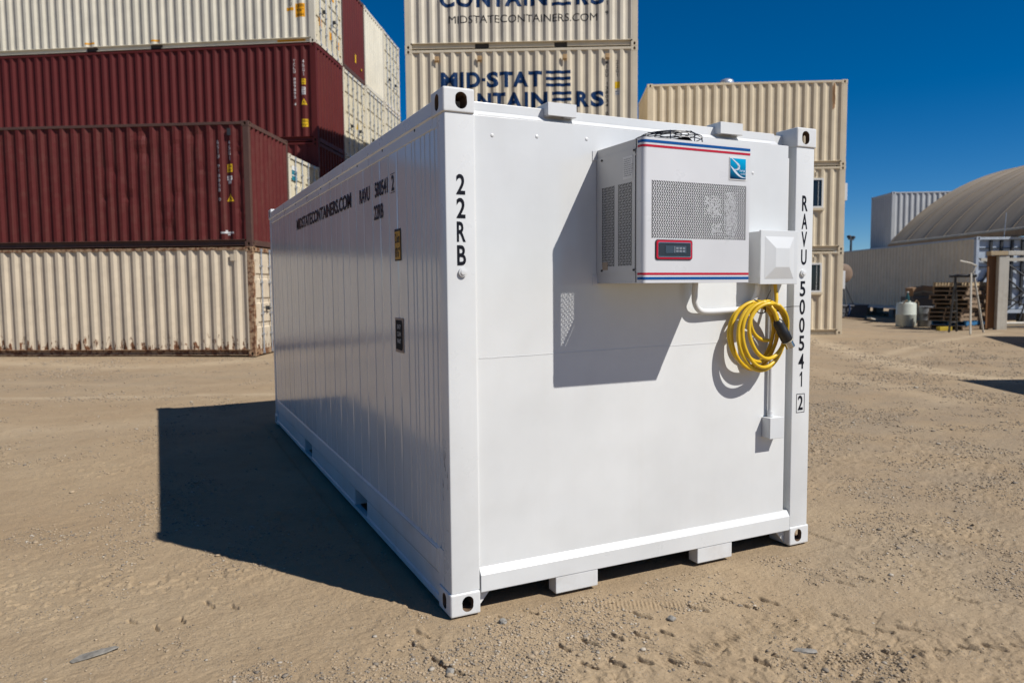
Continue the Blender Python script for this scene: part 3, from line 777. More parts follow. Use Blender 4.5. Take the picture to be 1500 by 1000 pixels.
        while y < LB-0.3: MB().tube([(f(0.0068), y, 2.468), (f(0.0045), y, 2.468)], 0.008, 8).build('rivet', M['dark_steel'], P); y += 0.62
        m = MB(); m.box(*sorted((f(0.009), f(0.06))), 0.1125, 0.178, 2.42, 2.4725); m.build('top_rail', M['white_post'], P)
        m = MB(); m.box(*sorted((f(0.009), f(0.06))), 0.1125, 0.178, 0.1185, 0.3095); m.build('rail_skirt', M['white_low'], P)
        segs = [(0.1785, 1.66), (2.00, 3.70), (4.06, LB-0.1785)]
        lo = [(0.004, 0.020), (0.004, 0.050), (0.012, 0.056), (0.012, 0.165), (0.05, 0.165), (0.05, 0.020)]
        for a, b_ in segs: MB().prism([(f(p), q) for p, q in lo], 1, a, b_).build('bottom_rail', M['white_low'], P)
        hi = [(0.014, 0.1655), (0.005, 0.18), (0.005, 0.300), (0.0145, 0.312), (0.05, 0.312), (0.05, 0.1655)]
        MB().prism([(f(p), q) for p, q in hi], 1, 0.1785, LB-0.1785).build('rail_skirt', M['white_low'], P, 0.002, 1)
        MB().box(*sorted((f(0.0015), f(0.0048))), 0.20, 1.945, 0.19, 0.296).build('doubler_plate', M['white_low'], P)
        for a, b_ in ((1.6605, 1.9995), (3.7005, 4.0595)):
            m = MB(); m.quad((f(0.05), a, 0.048), (f(1.2), a, 0.048), (f(1.2), a, 0.165), (f(0.05), a, 0.165)); m.quad((f(0.05), b_, 0.048), (f(1.2), b_, 0.048), (f(1.2), b_, 0.165), (f(0.05), b_, 0.165))
            m.box(*sorted((f(0.006), f(0.045))), a, b_, 0.020, 0.046); m.box(*sorted((f(0.35), f(0.36))), a, b_, 0.046, 0.165)
            m.build('fork_pocket', M['white_low'], P)
    MB().box(0.0625, WB-0.0625, 0.0925, LB-0.07, 0.166, 0.24).build('underfloor', M['dark_in'], P)
    m = MB()
    for i in range(14): y = 0.5+i*0.4; m.box(0.055, WB-0.055, y, y+0.05, 0.07, 0.1655)
    m.build('cross_member', M['white_low'], P)
    MB().box(0.145, WB-0.145, LB-0.07, LB-0.02, 0.12, 2.50).build('rear_wall', M['white'], P)
    # lettering on the front posts
    m = MB(); lay_column(m, '22RB', 0.0865, 0.046, 2.185, 1.748, 0.022, 0.0066); m.build('lettering', M['ink'], P)
    m = MB(); lay_column(m, 'RAVU', 2.357, 0.046, 2.184, 1.762, 0.018, 0.0066); m.build('lettering', M['ink'], P)
    m = MB(); lay_column(m, '500541', 2.352, 0.046, 1.662, 1.005, 0.018, 0.0066, 0.16); m.build('lettering', M['ink'], P)
    m = MB(); lay(m, '2', 2.331, 2.373, 0.858, 0.950, 0.018, 0.0066); m.build('lettering', M['ink'], P)
    m = MB()
    for q in ((2.317,2.387,0.958,0.9615),(2.317,2.387,0.842,0.8455),(2.317,2.3205,0.8455,0.958),(2.3835,2.387,0.8455,0.958)):
        m.quad((q[0],0.0066,q[2]),(q[1],0.0066,q[2]),(q[1],0.0066,q[3]),(q[0],0.0066,q[3]))
    m.build('digit_frame', M['ink'], P)
    for x, z in ((0.0895, 1.714), (2.349, 1.711)):
        m = MB(); m.tube([(x, 0.0078, z), (x, -0.004, z)], 0.022, 20); m.tube([(x, -0.004, z), (x, -0.009, z)], 0.013, 16); m.build('vent_plug', M['white_post'], P, 0.002, 2, True)
    # lettering on the long shaded wall, read from far to near
    def wall(mb, name, mat, dx=0.0):
        me = mb.mesh(name); 
        for v in me.vertices: v.co = (0.0085-dx, -v.co.x, v.co.z)
        return obj(name, me, mat, P)
    m = MB(); lay(m, 'MIDSTATECONTAINERS.COM', -4.16, -1.90, 2.212, 2.318, 0.03); wall(m, 'lettering', M['ink'])
    for st, a, b_, c, d in (('RAVU',-1.66,-1.395,2.206,2.300),('500541',-1.27,-0.985,2.206,2.300),('2',-0.905,-0.855,2.206,2.296),('22RB',-1.30,-1.09,2.070,2.160)):
        m = MB(); lay(m, st, a, b_, c, d, 0.022); wall(m, 'lettering', M['ink'])
    for q in ((-0.925,-0.835,2.302,2.305),(-0.925,-0.835,2.195,2.198)): m = MB(); m.quad((q[0],0,q[2]),(q[1],0,q[2]),(q[1],0,q[3]),(q[0],0,q[3])); wall(m, 'digit_frame', M['ink'])
    def flat(name, mat, a, b_, c, d, dx):
        m = MB(); m.quad((a,0,c),(b_,0,c),(b_,0,d),(a,0,d)); return wall(m, name, mat, dx)
    flat('height_sticker', M['ink'], -0.860, -0.740, 1.798, 1.980, 0.0)['label'] = 'black border of the amber height sticker'
    flat('height_sticker', M['amber_film'], -0.852, -0.748, 1.806, 1.966, 0.0012)['label'] = 'amber height sticker'
    for st, c, d in (("2.6m",1.90,1.955),("8'6\"",1.818,1.875)): m = MB(); lay(m, st, -0.842, -0.758, c, d, 0.01); wall(m, 'lettering', M['ink'], 0.0026)
    flat('notice_plate', plain('faded_pink_film', (0.36,0.27,0.22), 0.5), -0.882, -0.722, 1.268, 1.468, 0.0)
    m = MB(); m.add([(x,0,z) for x, z in [(-0.868,1.285),(-0.752,1.280),(-0.738,1.295),(-0.736,1.43),(-0.752,1.455),(-0.866,1.455)]], [(0,1,2,3,4,5)]); wall(m, 'notice_plate', plain('charcoal_film', (0.014,0.014,0.016), 0.7), 0.0012)
    for i, st in enumerate(('EASY', 'CLEAN', 'PAINT')): m = MB(); lay(m, st, -0.835, -0.765, 1.405-i*0.042, 1.43-i*0.042, 0.0); wall(m, 'lettering', M['white_ink'], 0.0026)
    r = random.Random(8)
    for k in range(9):
        z = r.uniform(0.55, 0.95); y = r.uniform(0.03, 0.10); m = MB(); ln = r.uniform(0.02, 0.09)
        m.add([(0.0068, y, z), (0.0068, y+r.uniform(0.002, 0.005), z), (0.0068, y+r.uniform(0.0, 0.012), z+ln)], [(0,1,2)]); m.build('scuff', M['dark_steel'], P)
    return root
white_box()

# ------------------------------------------------------------------ refrigeration unit on the front wall
def slots(m, org, ax, az, w_, h_, nx, nz, t0=0.42):
    """sheet punched with rows of leaning slots (real holes); org lower left, ax/az unit vectors"""
    o = Vector(org); ax = Vector(ax); az = Vector(az); dx, dz = w_/nx, h_/nz
    P = lambda u, v: tuple(o+ax*u+az*v)
    for k in range(nz):
        s = 1 if k % 2 == 0 else -1; sh = dx*0.8
        for i in range(nx):
            u0, v0 = i*dx, k*dz
            lean = lambda v: s*sh*(v/dz-0.5)
            out = [(u0+lean(0), v0), (u0+dx+lean(0), v0), (u0+dx+lean(dz), v0+dz), (u0+lean(dz), v0+dz)]
            a, b_ = dx*0.20, dx*0.80; c, d = dz*0.06, dz*0.94
            inn = [(u0+a+lean(c), v0+c), (u0+b_+lean(c), v0+c), (u0+b_+lean(d), v0+d), (u0+a+lean(d), v0+d)]
            m.add([P(*q) for q in out+inn], [(0,1,5,4),(1,2,6,5),(2,3,7,6),(3,0,4,7)])
    return sh/2
def frame_sheet(m, P, u0, u1, v0, v1, holes):
    """flat sheet minus rectangular holes that sit side by side (sorted by u)"""
    x = u0
    for (a, b_, c, d) in holes:
        m.quad(P(x, v0), P(a, v0), P(a, v1), P(x, v1)); m.quad(P(a, v0), P(b_, v0), P(b_, c), P(a, c)); m.quad(P(a, d), P(b_, d), P(b_, v1), P(a, v1)); x = b_
    m.quad(P(x, v0), P(u1, v0), P(u1, v1), P(x, v1))
def cooling_unit():
    x0, x1, yf, yb, z0, z1 = 0.868, 1.537, -0.388, 0.0235, 1.655, 2.352
    root = empty('refrigeration_unit', ((x0+x1)/2, 0.02, z0), 0, 'white wall-mounted refrigeration unit with perforated front and red and blue stripes', 'cooling unit')
    off = Vector(root.location)
    def put(mb, name, mat, parent=None, **k):
        mb.v = [(a-off.x, b_-off.y, c-off.z) for a, b_, c in mb.v]
        return mb.build(name, mat, parent or root, **k)
    # shell: top with fan opening, bottom, right wall, back
    m = MB(); m.box(x0+0.002, x1-0.002, yf+0.03, yb, z0, z0+0.004); m.box(x1-0.006, x1-0.002, yf+0.03, yb, z0+0.0045, z1-0.0045)
    m.box(x0+0.007, x1-0.007, yb-0.012, yb-0.008, z0+0.0045, z1-0.0045)
    cx, cy, R = 1.165, -0.190, 0.165; n = 24; ring = []
    vs = []; fs = []
    for i in range(n):
        a = 2*math.pi*(i+0.5)/n; c_, s_ = math.cos(a), math.sin(a)
        k = min(((x1-0.002-cx)/c_ if c_ > 0 else (x0+0.002-cx)/c_), ((yb-cy)/s_ if s_ > 0 else (yf+0.03-cy)/s_))
        vs.append((cx+R*c_, cy+R*s_, z1)); vs.append((cx+k*c_, cy+k*s_, z1))
    for i in range(n):
        j = (i+1) % n; fs.append((2*i, 2*i+1, 2*j+1, 2*j))
    m.add(vs, fs)
    for (px, py) in ((x0+0.002, yf+0.03), (x1-0.002, yf+0.03), (x0+0.002, yb), (x1-0.002, yb)):
        nn = sorted(range(n), key=lambda i: (vs[2*i+1][0]-px)**2+(vs[2*i+1][1]-py)**2)[:2]
        m.add([(px, py, z1), vs[2*nn[0]+1], vs[2*nn[1]+1]], [(0,1,2)])
    put(m, 'cabinet', M['ac_white'])
    # left side: fixed edge strips and the screwed-on grille panel
    m = MB(); X = x0
    m.box(X+0.001, X+0.005, yf+0.055, yb, z1-0.05, z1-0.0005); m.box(X+0.001, X+0.005, yf+0.055, yb, z0+0.0045, z0+0.055); m.box(X+0.001, X+0.005, yf+0.03, yf+0.062, z0+0.0045, z1-0.001)
    put(m, 'side_frame', M['ac_grey'])
    sp = MB(); Ps = lambda u, v: (X-0.003, -u, v)
    frame_sheet(sp, Ps, -0.02, 0.326, z0+0.05, z1-0.045, [(0.030, 0.145, 1.742, 2.150), (0.180, 0.298, 1.742, 2.150)])
    for a, b_ in ((0.030, 0.145), (0.180, 0.298)): slots(sp, (X-0.003, -a, 1.742), (0,-1,0), (0,0,1), b_-a, 0.408, 9, 30)
    side = put(sp, 'side_panel', M['ac_grey'])
    m = MB().box(X-0.0045, X-0.0035, -0.306, -0.224, 2.168, 2.278); put(m, 'rating_label', M['paper'], side)
    m = MB()
    for i in range(9):
        z = 2.262-i*0.010; r = random.Random(i); a = -0.230
        while a > -0.296: b_ = a-r.uniform(0.006, 0.02); m.quad((X-0.0048, a, z), (X-0.0048, b_, z), (X-0.0048, b_, z+0.0045), (X-0.0048, a, z+0.0045)); a = b_-0.004
    put(m, 'label_print', plain('grey_print', (0.35,0.35,0.36), 0.6), side)
    m = MB()
    for y, z in ((-0.030, 2.292), (-0.318, 2.298), (-0.030, 1.722), (-0.318, 1.720)): m.tube([(X-0.003, y, z), (X-0.008, y, z)], 0.006, 8)
    put(m, 'screw', M['dark_steel'], side)
    m = MB().box(X-0.0045, X-0.0035, -0.085, -0.035, 1.725, 1.765); put(m, 'old_sticker', plain('stained_paper', (0.42,0.33,0.24), 0.7), side)
    # front cover: rounded left edge, punched field
    fr = MB(); Pf = lambda u, v: (u, yf, v); rr = 0.022
    gx0, gx1, gz0, gz1 = 0.918, 1.512, 1.872, 2.150
    frame_sheet(fr, Pf, x0+rr, x1, z0, z1, [(gx0, gx1, gz0, gz1)])
    slots(fr, (gx0, yf, gz0), (1,0,0), (0,0,1), gx1-gx0, gz1-gz0, 42, 22)
    a0 = [(x0+rr-rr*math.sin(t), yf+rr-rr*math.cos(t)) for t in [math.pi/2*i/8 for i in range(9)]]+[(x0, yf+0.05)]
    for (p, q) in zip(a0[:-1], a0[1:]): fr.quad((p[0], p[1], z0), (q[0], q[1], z0), (q[0], q[1], z1), (p[0], p[1], z1))
    fr.quad((x1, yf, z0), (x1, yf+0.035, z0), (x1, yf+0.035, z1), (x1, yf, z1))
    cap = [(p[0], p[1]) for p in a0]+[(x1, yf+0.05), (x1, yf)]
    for z in (z0, z1): fr.add([(p[0], p[1], z) for p in cap], [tuple(range(len(cap)))])
    front = put(fr, 'front_cover', M['ac_white'])
    # stripes wrap round the rounded edge
    def stripe(za, zb, mat, xe):
        m = MB(); e = 0.0012
        path = [(x0-e, yf+0.045)]+[(x0+rr-(rr+e)*math.sin(t), yf+rr-(rr+e)*math.cos(t)) for t in [math.pi/2*(8-i)/8 for i in range(9)]]+[(xe, yf-e)]
        for p, q in zip(path[:-1], path[1:]): m.quad((p[0], p[1], za), (q[0], q[1], za), (q[0], q[1], zb), (p[0], p[1], zb))
        put(m, 'stripe', mat, front)
    stripe(2.327, 2.340, M['blue'], x1); stripe(2.306, 2.317, M['red'], x1)
    stripe(1.694, 1.705, M['red'], x1); stripe(1.671, 1.684, M['blue'], x1)
    # controller display
    def rrect(u0, u1, v0, v1, r, n=5):
        pts = []
        for (c, d, s) in ((u1-r, v1-r, 0), (u0+r, v1-r, 1), (u0+r, v0+r, 2), (u1-r, v0+r, 3)):
            for i in range(n): t = math.pi/2*(s+i/(n-1)); pts.append((c+r*math.cos(t), d+r*math.sin(t)))
        return pts
    m = MB().prism(rrect(0.940, 1.165, 1.768, 1.866, 0.013), 1, yf-0.004, yf+0.002); d = put(m, 'display_frame', M['dark_steel'], front)
    m = MB().prism(rrect(0.944, 1.161, 1.7715, 1.8625, 0.011), 1, yf-0.007, yf-0.0045); put(m, 'display_frame', M['red'], front)
    m = MB().prism(rrect(0.954, 1.151, 1.781, 1.853, 0.006), 1, yf-0.009, yf-0.0075); put(m, 'display_frame', M['chrome'], front)
    m = MB().prism(rrect(0.957, 1.148, 1.784, 1.850, 0.005), 1, yf-0.011, yf-0.0095); put(m, 'display_screen', plain('smoked_screen', (0.03,0.035,0.042), 0.2), front)
    m = MB().box(0.994, 1.120, yf-0.0125, yf-0.0115, 1.800, 1.836); put(m, 'display_screen', plain('controller_face', (0.05,0.075,0.10), 0.3), front)
    m = MB()
    for i in range(3):
        for j in range(2): m.box(1.056+i*0.020, 1.071+i*0.020, yf-0.0145, yf-0.0130, 1.805+j*0.014, 1.815+j*0.014)
    m.box(1.045, 1.050, yf-0.0145, yf-0.0130, 1.802, 1.833); put(m, 'button', plain('grey_button', (0.22,0.25,0.29), 0.4), front)
    # badge with a white swoosh
    m = MB().box(1.398, 1.509, yf-0.003, yf-0.0005, 2.176, 2.290); put(m, 'badge', M['paper'], front)
    bx, bz, bs = 1.402, 2.182, 0.103
    m = MB().box(bx, bx+bs, yf-0.0045, yf-0.0035, bz, bz+bs); bd = put(m, 'badge', M['badge'], front)
    m = MB()
    def ribbon(pts):
        for (u, v, w_), (u2, v2, w2) in zip(pts[:-1], pts[1:]):
            dd = Vector((u2-u, v2-v)).normalized(); nn = Vector((-dd.y, dd.x))
            q = [(u+nn.x*w_, v+nn.y*w_), (u-nn.x*w_, v-nn.y*w_), (u2-nn.x*w2, v2-nn.y*w2), (u2+nn.x*w2, v2+nn.y*w2)]
            m.add([(bx+a*bs, yf-0.0052, bz+b_*bs) for a, b_ in q], [(0,1,2,3)])
    ribbon([(0.07,0.99,0.02),(0.25,0.88,0.03),(0.42,0.77,0.04),(0.53,0.68,0.065),(0.56,0.58,0.07),(0.50,0.49,0.06),(0.40,0.45,0.03),(0.28,0.46,0.01)])
    ribbon([(0.0,0.62,0.01),(0.12,0.52,0.035),(0.28,0.38,0.06),(0.45,0.24,0.055),(0.62,0.14,0.04),(0.80,0.085,0.025),(1.0,0.07,0.008)])
    V, F, a = glyphs('iva', 0.0); m.add([(bx+(0.60+v[0]*0.34)*bs, yf-0.0052, bz+(0.36+v[1]*0.12)*bs) for v in V], F)
    V, F, a = glyphs('cold', 0.0); m.add([(bx+(0.66+v[0]*0.30)*bs, yf-0.0052, bz+(0.22+v[1]*0.10)*bs) for v in V], F)
    put(m, 'badge_print', plain('pale_blue_print', (0.62,0.70,0.80), 0.3), front)
    # insides: scattered aluminium chips imitate sun speckle on the coil behind the holes
    r = random.Random(11)
    for (a, b_, c, d) in ((1.265,1.375,1.985,2.095),(1.395,1.478,1.88,2.112),(1.315,1.375,1.895,1.955)):
        z = c; m = MB()
        while z < d:
            x = a
            while x < b_:
                e = min(x-a, b_-x, z-c, d-z)
                if r.random() < (0.72 if e > 0.012 else 0.35): y = yf+0.026; k = r.uniform(0.002, 0.006); m.box(x, x+k, y, y+0.003, z, z+k)
                x += 0.0058
            z += 0.0058
        put(m, 'coil_sun_speckle', M['alu'])
    m = MB(); m.box(x0+0.006, x1-0.010, yb-0.020, yb-0.014, z0+0.006, z1-0.012); m.box(x0+0.006, x1-0.010, yf+0.028, yb-0.022, z0+0.006, z0+0.012); m.box(x1-0.016, x1-0.011, yf+0.004, yb-0.022, z0+0.014, z1-0.012); m.box(x0+0.008, x1-0.018, yf+0.006, yb-0.024, z1-0.085, z1-0.080)  # black sheets added inside to darken the slots and stop sun through the fan
    m.box(x0+0.030, x0+0.034, -0.165, -0.012, z0+0.06, z1-0.10)  # plate added to darken the side grille nearest the wall
    put(m, 'added_dark_baffle', M['black'])
    m = MB(); m.box(0.988, 1.05, yf+0.03, yf+0.12, 1.88, 2.2); m.box(1.20, 1.50, yf+0.06, yf+0.30, z0+0.02, 1.86); m.box(1.26, 1.51, yf+0.10, yf+0.36, 1.88, 2.16); m.box(0.99, 1.09, -0.16, -0.06, z0+0.0045, 1.85)  # first box added to block sun and trim its patch on the wall
    put(m, 'compressor_and_sun_block', M['black'])
    # fan guard: rings on radial wires, hub and blades
    zt = z1+0.060; m = MB()
    for r_, zz in ((0.172, z1+0.004), (0.174, z1+0.024), (0.172, z1+0.044), (0.140, zt), (0.105, zt+0.003), (0.07, zt+0.004), (0.04, zt+0.005)):
        m.tube([(cx+r_*math.cos(2*math.pi*i/36), cy+r_*math.sin(2*math.pi*i/36), zz) for i in range(36)], 0.0026, 5, closed=True)
    for k in range(8):
        a = 2*math.pi*k/8+0.2; c_, s_ = math.cos(a), math.sin(a)
        m.tube([(cx+0.172*c_, cy+0.172*s_, z1), (cx+0.172*c_, cy+0.172*s_, z1+0.044), (cx+0.15*c_, cy+0.15*s_, zt), (cx+0.04*c_, cy+0.04*s_, zt+0.005)], 0.0028, 5)
    g = put(m, 'fan_guard', M['wire'])
    m = MB(); m.lathe([(0.036, -0.06), (0.04, 0.0), (0.03, 0.02)], (cx, cy, z1+0.012), 16)
    for k in range(5):
        a = 2*math.pi*k/5; c_, s_ = math.cos(a), math.sin(a); pr = lambda r_, t, z: (cx+r_*c_-t*s_, cy+r_*s_+t*c_, z1+z)
        m.quad(pr(0.035, -0.025, 0.028), pr(0.145, -0.05, 0.036), pr(0.145, 0.05, -0.004), pr(0.035, 0.025, 0.0))
    put(m, 'fan', M['black'])
    m = MB()
    for z in (2.33, 1.68): m.box(x0-0.028, x0+0.001, yb-0.002, yb+0.001, z-0.03, z+0.02)
    put(m, 'mounting_lug', M['ac_white'])
    return root
cooling_unit()

def electrical():
    # fibreglass enclosure with a raised cover
    x0, x1, z0, z1, yf, yb = 1.915, 2.200, 1.648, 1.952, -0.088, 0.0245
    root = empty('electrical_enclosure', ((x0+x1)/2, yb, z0), 0, 'white electrical enclosure with stepped cover, right of the cooling unit', 'electrical box')
    off = Vector(root.location)
    def put(mb, name, mat, parent=None, r=None, o=None, **k):
        o = o or off; mb.v = [(a-o.x, b_-o.y, c-o.z) for a, b_, c in mb.v]; return mb.build(name, mat, parent or root, **k)
    put(MB().box(x0, x1, yf+0.016, yb, z0, z1), 'case', M['box_white'], bevel=0.005, seg=2)
    put(MB().box(x0-0.004, x1+0.004, yf, yf+0.0155, z0-0.004, z1+0.006), 'cover', M['box_white'], bevel=0.003, seg=2)
    m = MB(); a, b_, c, d = x0+0.028, x1-0.028, z0+0.028, z1-0.030; i = 0.068; y2 = yf-0.020
    m.add([(a,yf-0.0005,c),(b_,yf-0.0005,c),(b_,yf-0.0005,d),(a,yf-0.0005,d),(a+i,y2,c+i),(b_-i*0.8,y2,c+i),(b_-i*0.8,y2,d-i),(a+i,y2,d-i)], [(0,1,5,4),(1,2,6,5),(2,3,7,6),(3,0,4,7),(4,5,6,7)])
    put(m, 'raised_panel', M['box_white'])
    m = MB()
    for z in (z1-0.06, z0+0.06): m.box(x0-0.006, x0-0.0045, yf+0.002, yf+0.03, z-0.022, z+0.022)
    put(m, 'hinge', M['box_white'])
    m = MB()
    for x in (x0+0.06, x0+0.11, x0+0.20): m.lathe([(0.006,0),(0.006,0.006),(0.003,0.009)], (x, yf+0.05, z1), 8)
    put(m, 'screw', M['box_white'])
    # white hose from the cooling unit to the enclosure
    pts = [(1.485,-0.03,1.664),(1.482,-0.028,1.60),(1.487,-0.024,1.55),(1.51,-0.016,1.515),(1.55,-0.006,1.495),(1.62,0.0,1.490),(1.72,0.002,1.492),(1.82,0.001,1.497),(1.88,0.0,1.505),(1.925,-0.004,1.53),(1.952,-0.012,1.575),(1.96,-0.018,1.62),(1.962,-0.02,1.65)]
    P = [Vector(p) for p in pts]; fine = []
    for k in range(len(P)-1):
        p0, p1, p2, p3 = P[max(k-1,0)], P[k], P[k+1], P[min(k+2,len(P)-1)]
        for s in range(6):
            t = s/6; fine.append(0.5*((2*p1)+(p2-p0)*t+(2*p0-5*p1+4*p2-p3)*t*t+(-p0+3*p1-3*p2+p3)*t**3))
    fine.append(P[-1]); m = MB().tube(fine, 0.017, 12); o = m.build('conduit_hose', M['pvc'], None, smooth=True)
    tag(o, 'white flexible conduit looping from under the cooling unit to the electrical enclosure', 'conduit')
    # rigid pipe and junction box
    root2 = empty('junction_box', (2.104, 0.0245, 0.713), 0, 'small white junction box at the lower end of a vertical conduit', 'junction box'); o2 = Vector(root2.location)
    m = MB().box(2.050, 2.160, -0.040, 0.0240, 0.713, 0.838); m.v = [(a-o2.x,b_-o2.y,c-o2.z) for a,b_,c in m.v]; m.build('case', M['box_white'], root2, 0.004, 2)
    m = MB().box(2.048, 2.162, -0.047, -0.0405, 0.711, 0.840); m.v = [(a-o2.x,b_-o2.y,c-o2.z) for a,b_,c in m.v]; m.build('cover', M['box_white'], root2, 0.002, 1)
    m = MB().tube([(2.095,0.004,0.84),(2.095,0.004,1.648)], 0.0125, 12); m.tube([(2.095,0.004,0.84),(2.095,0.004,0.872)], 0.018, 12)
    m.v = [(a-o2.x,b_-o2.y,c-o2.z) for a,b_,c in m.v]; m.build('conduit', M['pvc'], root2, smooth=True)
electrical()

def cable_coil():
    root = empty('power_cable', (1.95, 0.0, 1.14), 0, 'coiled yellow power cable hung on the white wall, black plug at its end', 'cable'); off = Vector(root.location)
    def put(mb, name, mat, parent=None, **k):
        mb.v = [(a-off.x, b_-off.y, c-off.z) for a, b_, c in mb.v]; return mb.build(name, mat, parent or root, **k)
    loops = [  # cx, cz, rx, rz, y, tilt
        (1.925,1.342,0.178,0.200,-0.034,0.10),(1.932,1.350,0.166,0.190,-0.105,0.16),(1.915,1.345,0.172,0.184,-0.018,0.04),(1.945,1.372,0.150,0.160,-0.125,0.22),(1.930,1.338,0.182,0.198,-0.090,0.05),(1.940,1.360,0.158,0.172,-0.055,0.30)]
    pts = [(2.085,-0.03,1.65),(2.088,-0.035,1.60),(2.078,-0.05,1.55),(2.06,-0.055,1.50),(2.05,-0.05,1.47)]
    for (cx, cz, rx, rz, y, tl) in loops:
        for i in range(24):
            a = math.radians(70-i*15); u, v = rx*math.cos(a), rz*math.sin(a)
            pts.append((cx+u*math.cos(tl)-v*math.sin(tl)*0.3, y-0.012*math.sin(a*2)-0.02*max(0, math.sin(a))*0.5, cz+v+u*math.sin(tl)*0.25))
    P = [Vector(p) for p in pts]; fine = []
    for k in range(len(P)-1):
        p0, p1, p2, p3 = P[max(k-1,0)], P[k], P[k+1], P[min(k+2,len(P)-1)]
        for s in range(3):
            t = s/3; fine.append(0.5*((2*p1)+(p2-p0)*t+(2*p0-5*p1+4*p2-p3)*t*t+(-p0+3*p1-3*p2+p3)*t**3))
    fine.append(P[-1])
    put(MB().tube(fine, 0.0112, 10), 'cord', M['cable'], smooth=True)
    # inner loose turn and the short tail into the plug
    def arc(cx, cz, rx, rz, a0, a1, y0, y1, n=30): return [(cx+rx*math.cos(math.radians(a0+(a1-a0)*i/n)), y0+(y1-y0)*i/n, cz+rz*math.sin(math.radians(a0+(a1-a0)*i/n))) for i in range(n+1)]
    put(MB().tube(arc(1.975,1.43,0.125,0.115,60,275,-0.075,-0.085), 0.0105, 10), 'cord', M['cable'], smooth=True)
    plug0 = Vector((1.992,-0.145,1.430)); pd = Vector((0.088,-0.010,-0.140)).normalized()
    tail = [Vector((1.93,-0.10,1.535)), Vector((1.955,-0.12,1.525)), Vector((1.976,-0.138,1.485)), plug0]
    put(MB().tube(tail, 0.012, 10), 'cord', M['cable'], smooth=True)
    pl = MB(); q = lambda s: tuple(plug0+pd*s*1.15)
    pl.tube([q(-0.005), q(0.006), q(0.012), q(0.052), q(0.056), q(0.112), q(0.118)], [0.020,0.027,0.0305,0.0305,0.033,0.033,0.030], 20)
    put(pl, 'plug', M['black'], smooth=True)
    pl = MB().tube([q(0.1185), q(0.124), q(0.125), q(0.158), q(0.1585), q(0.150)], [0.031,0.031,0.027,0.027,0.023,0.022], 20); put(pl, 'plug_sleeve', M['chrome'], smooth=True)
    pl = MB().tube([q(0.1182), q(0.1215)], [0.0327,0.0327], 20); put(pl, 'plug_ring', plain('ivory_plastic', (0.6,0.56,0.42), 0.4))
    # zip ties
    t = MB(); t.tube([(1.938+0.030*math.cos(a), -0.055+0.045*math.sin(a)*0.9, 1.515+0.035*math.sin(a*1)+0.02*math.cos(a)) for a in [2*math.pi*i/20 for i in range(20)]], 0.0035, 5, closed=True)
    t.tube([(1.932,-0.095,1.50),(1.936,-0.10,1.525),(1.95,-0.10,1.56),(1.972,-0.11,1.61)], 0.002, 5)
    t.tube([(1.895,-0.06,1.553),(1.91,-0.09,1.540),(1.94,-0.098,1.518),(1.942,-0.10,1.478)], 0.004, 5)
    t.tube([(1.955,-0.1,1.53),(1.975,-0.1,1.545),(1.99,-0.105,1.552)], 0.002, 5)
    t.tube([(2.00,-0.115,1.492),(2.025,-0.118,1.487),(2.045,-0.112,1.498),(2.05,-0.085,1.512),(2.03,-0.07,1.516)], 0.004, 5)
    t.tube([(2.048,-0.11,1.502),(2.085,-0.115,1.508),(2.13,-0.118,1.512),(2.19,-0.12,1.512)], 0.002, 5)
    put(t, 'cable_tie', M['black'])
cable_coil()

# ------------------------------------------------------------------ container stacks
def place(O, t, a, b, z):
    return (O[0]+math.cos(t)*a-math.sin(t)*b, O[1]+math.sin(t)*a+math.cos(t)*b, O[2]+z)
H8, H9, L20, L40 = 2.591, 2.896, 6.058, 12.192
G = 0.004                                        # gap between tiers
QL1, TL1 = (0.809, 15.018, 0.057), -0.521
QL2, TL2 = (3.288, 19.468, 0.255), -0.553
QM, TM = (4.832, 15.667, 0.049), -0.481
QR, TR = (12.665, 15.841, 0.074), -0.503
ST1, ST2, ST3, ST4 = 'containers stacked at the left front', 'containers of the tall block at the left back', 'containers stacked in the middle', 'tan containers stacked at the right'

def column_letters(root, s, x, wd, zt, zb, mat, bold=0.01, gap=0.22):
    mb = MB(); lay_column(mb, s, x, wd, zt, zb, bold, 0.0, gap); return side_write(root, mb, mat)
def grid_rect(mb, x0, x1, z0, z1): mb.quad((x0,0,z0),(x1,0,z0),(x1,0,z1),(x0,0,z1))
def sticker(root, x0, x1, z0, z1, mat, text=(), ink=None, tri=False, name='sticker'):
    mb = MB()
    if tri: mb.add([(x0,0,z0),(x1,0,z0),((x0+x1)/2,0,z1)], [(0,1,2)])
    else: grid_rect(mb, x0, x1, z0, z1)
    o = side_write(root, mb, mat, name, 0.003)
    n = len(text)
    if n:
        t = MB(); h = (z1-z0)/n
        for i, s in enumerate(text):
            zz = z1-(i+1)*h; k = 0.12*(x1-x0); lay(t, s, x0+k, x1-k, zz+0.2*h, zz+0.8*h, 0.01)
        side_write(root, t, ink or M['ink'], 'lettering', 0.006)
    elif tri:
        t = MB(); xc = (x0+x1)/2; hh = z1-z0; grid_rect(t, xc-0.012, xc+0.02, z0+0.25*hh, z0+0.55*hh); grid_rect(t, xc+0.03, xc+0.05, z0+0.15*hh, z0+0.3*hh); side_write(root, t, ink or M['ink'], 'lettering', 0.006)
    return o

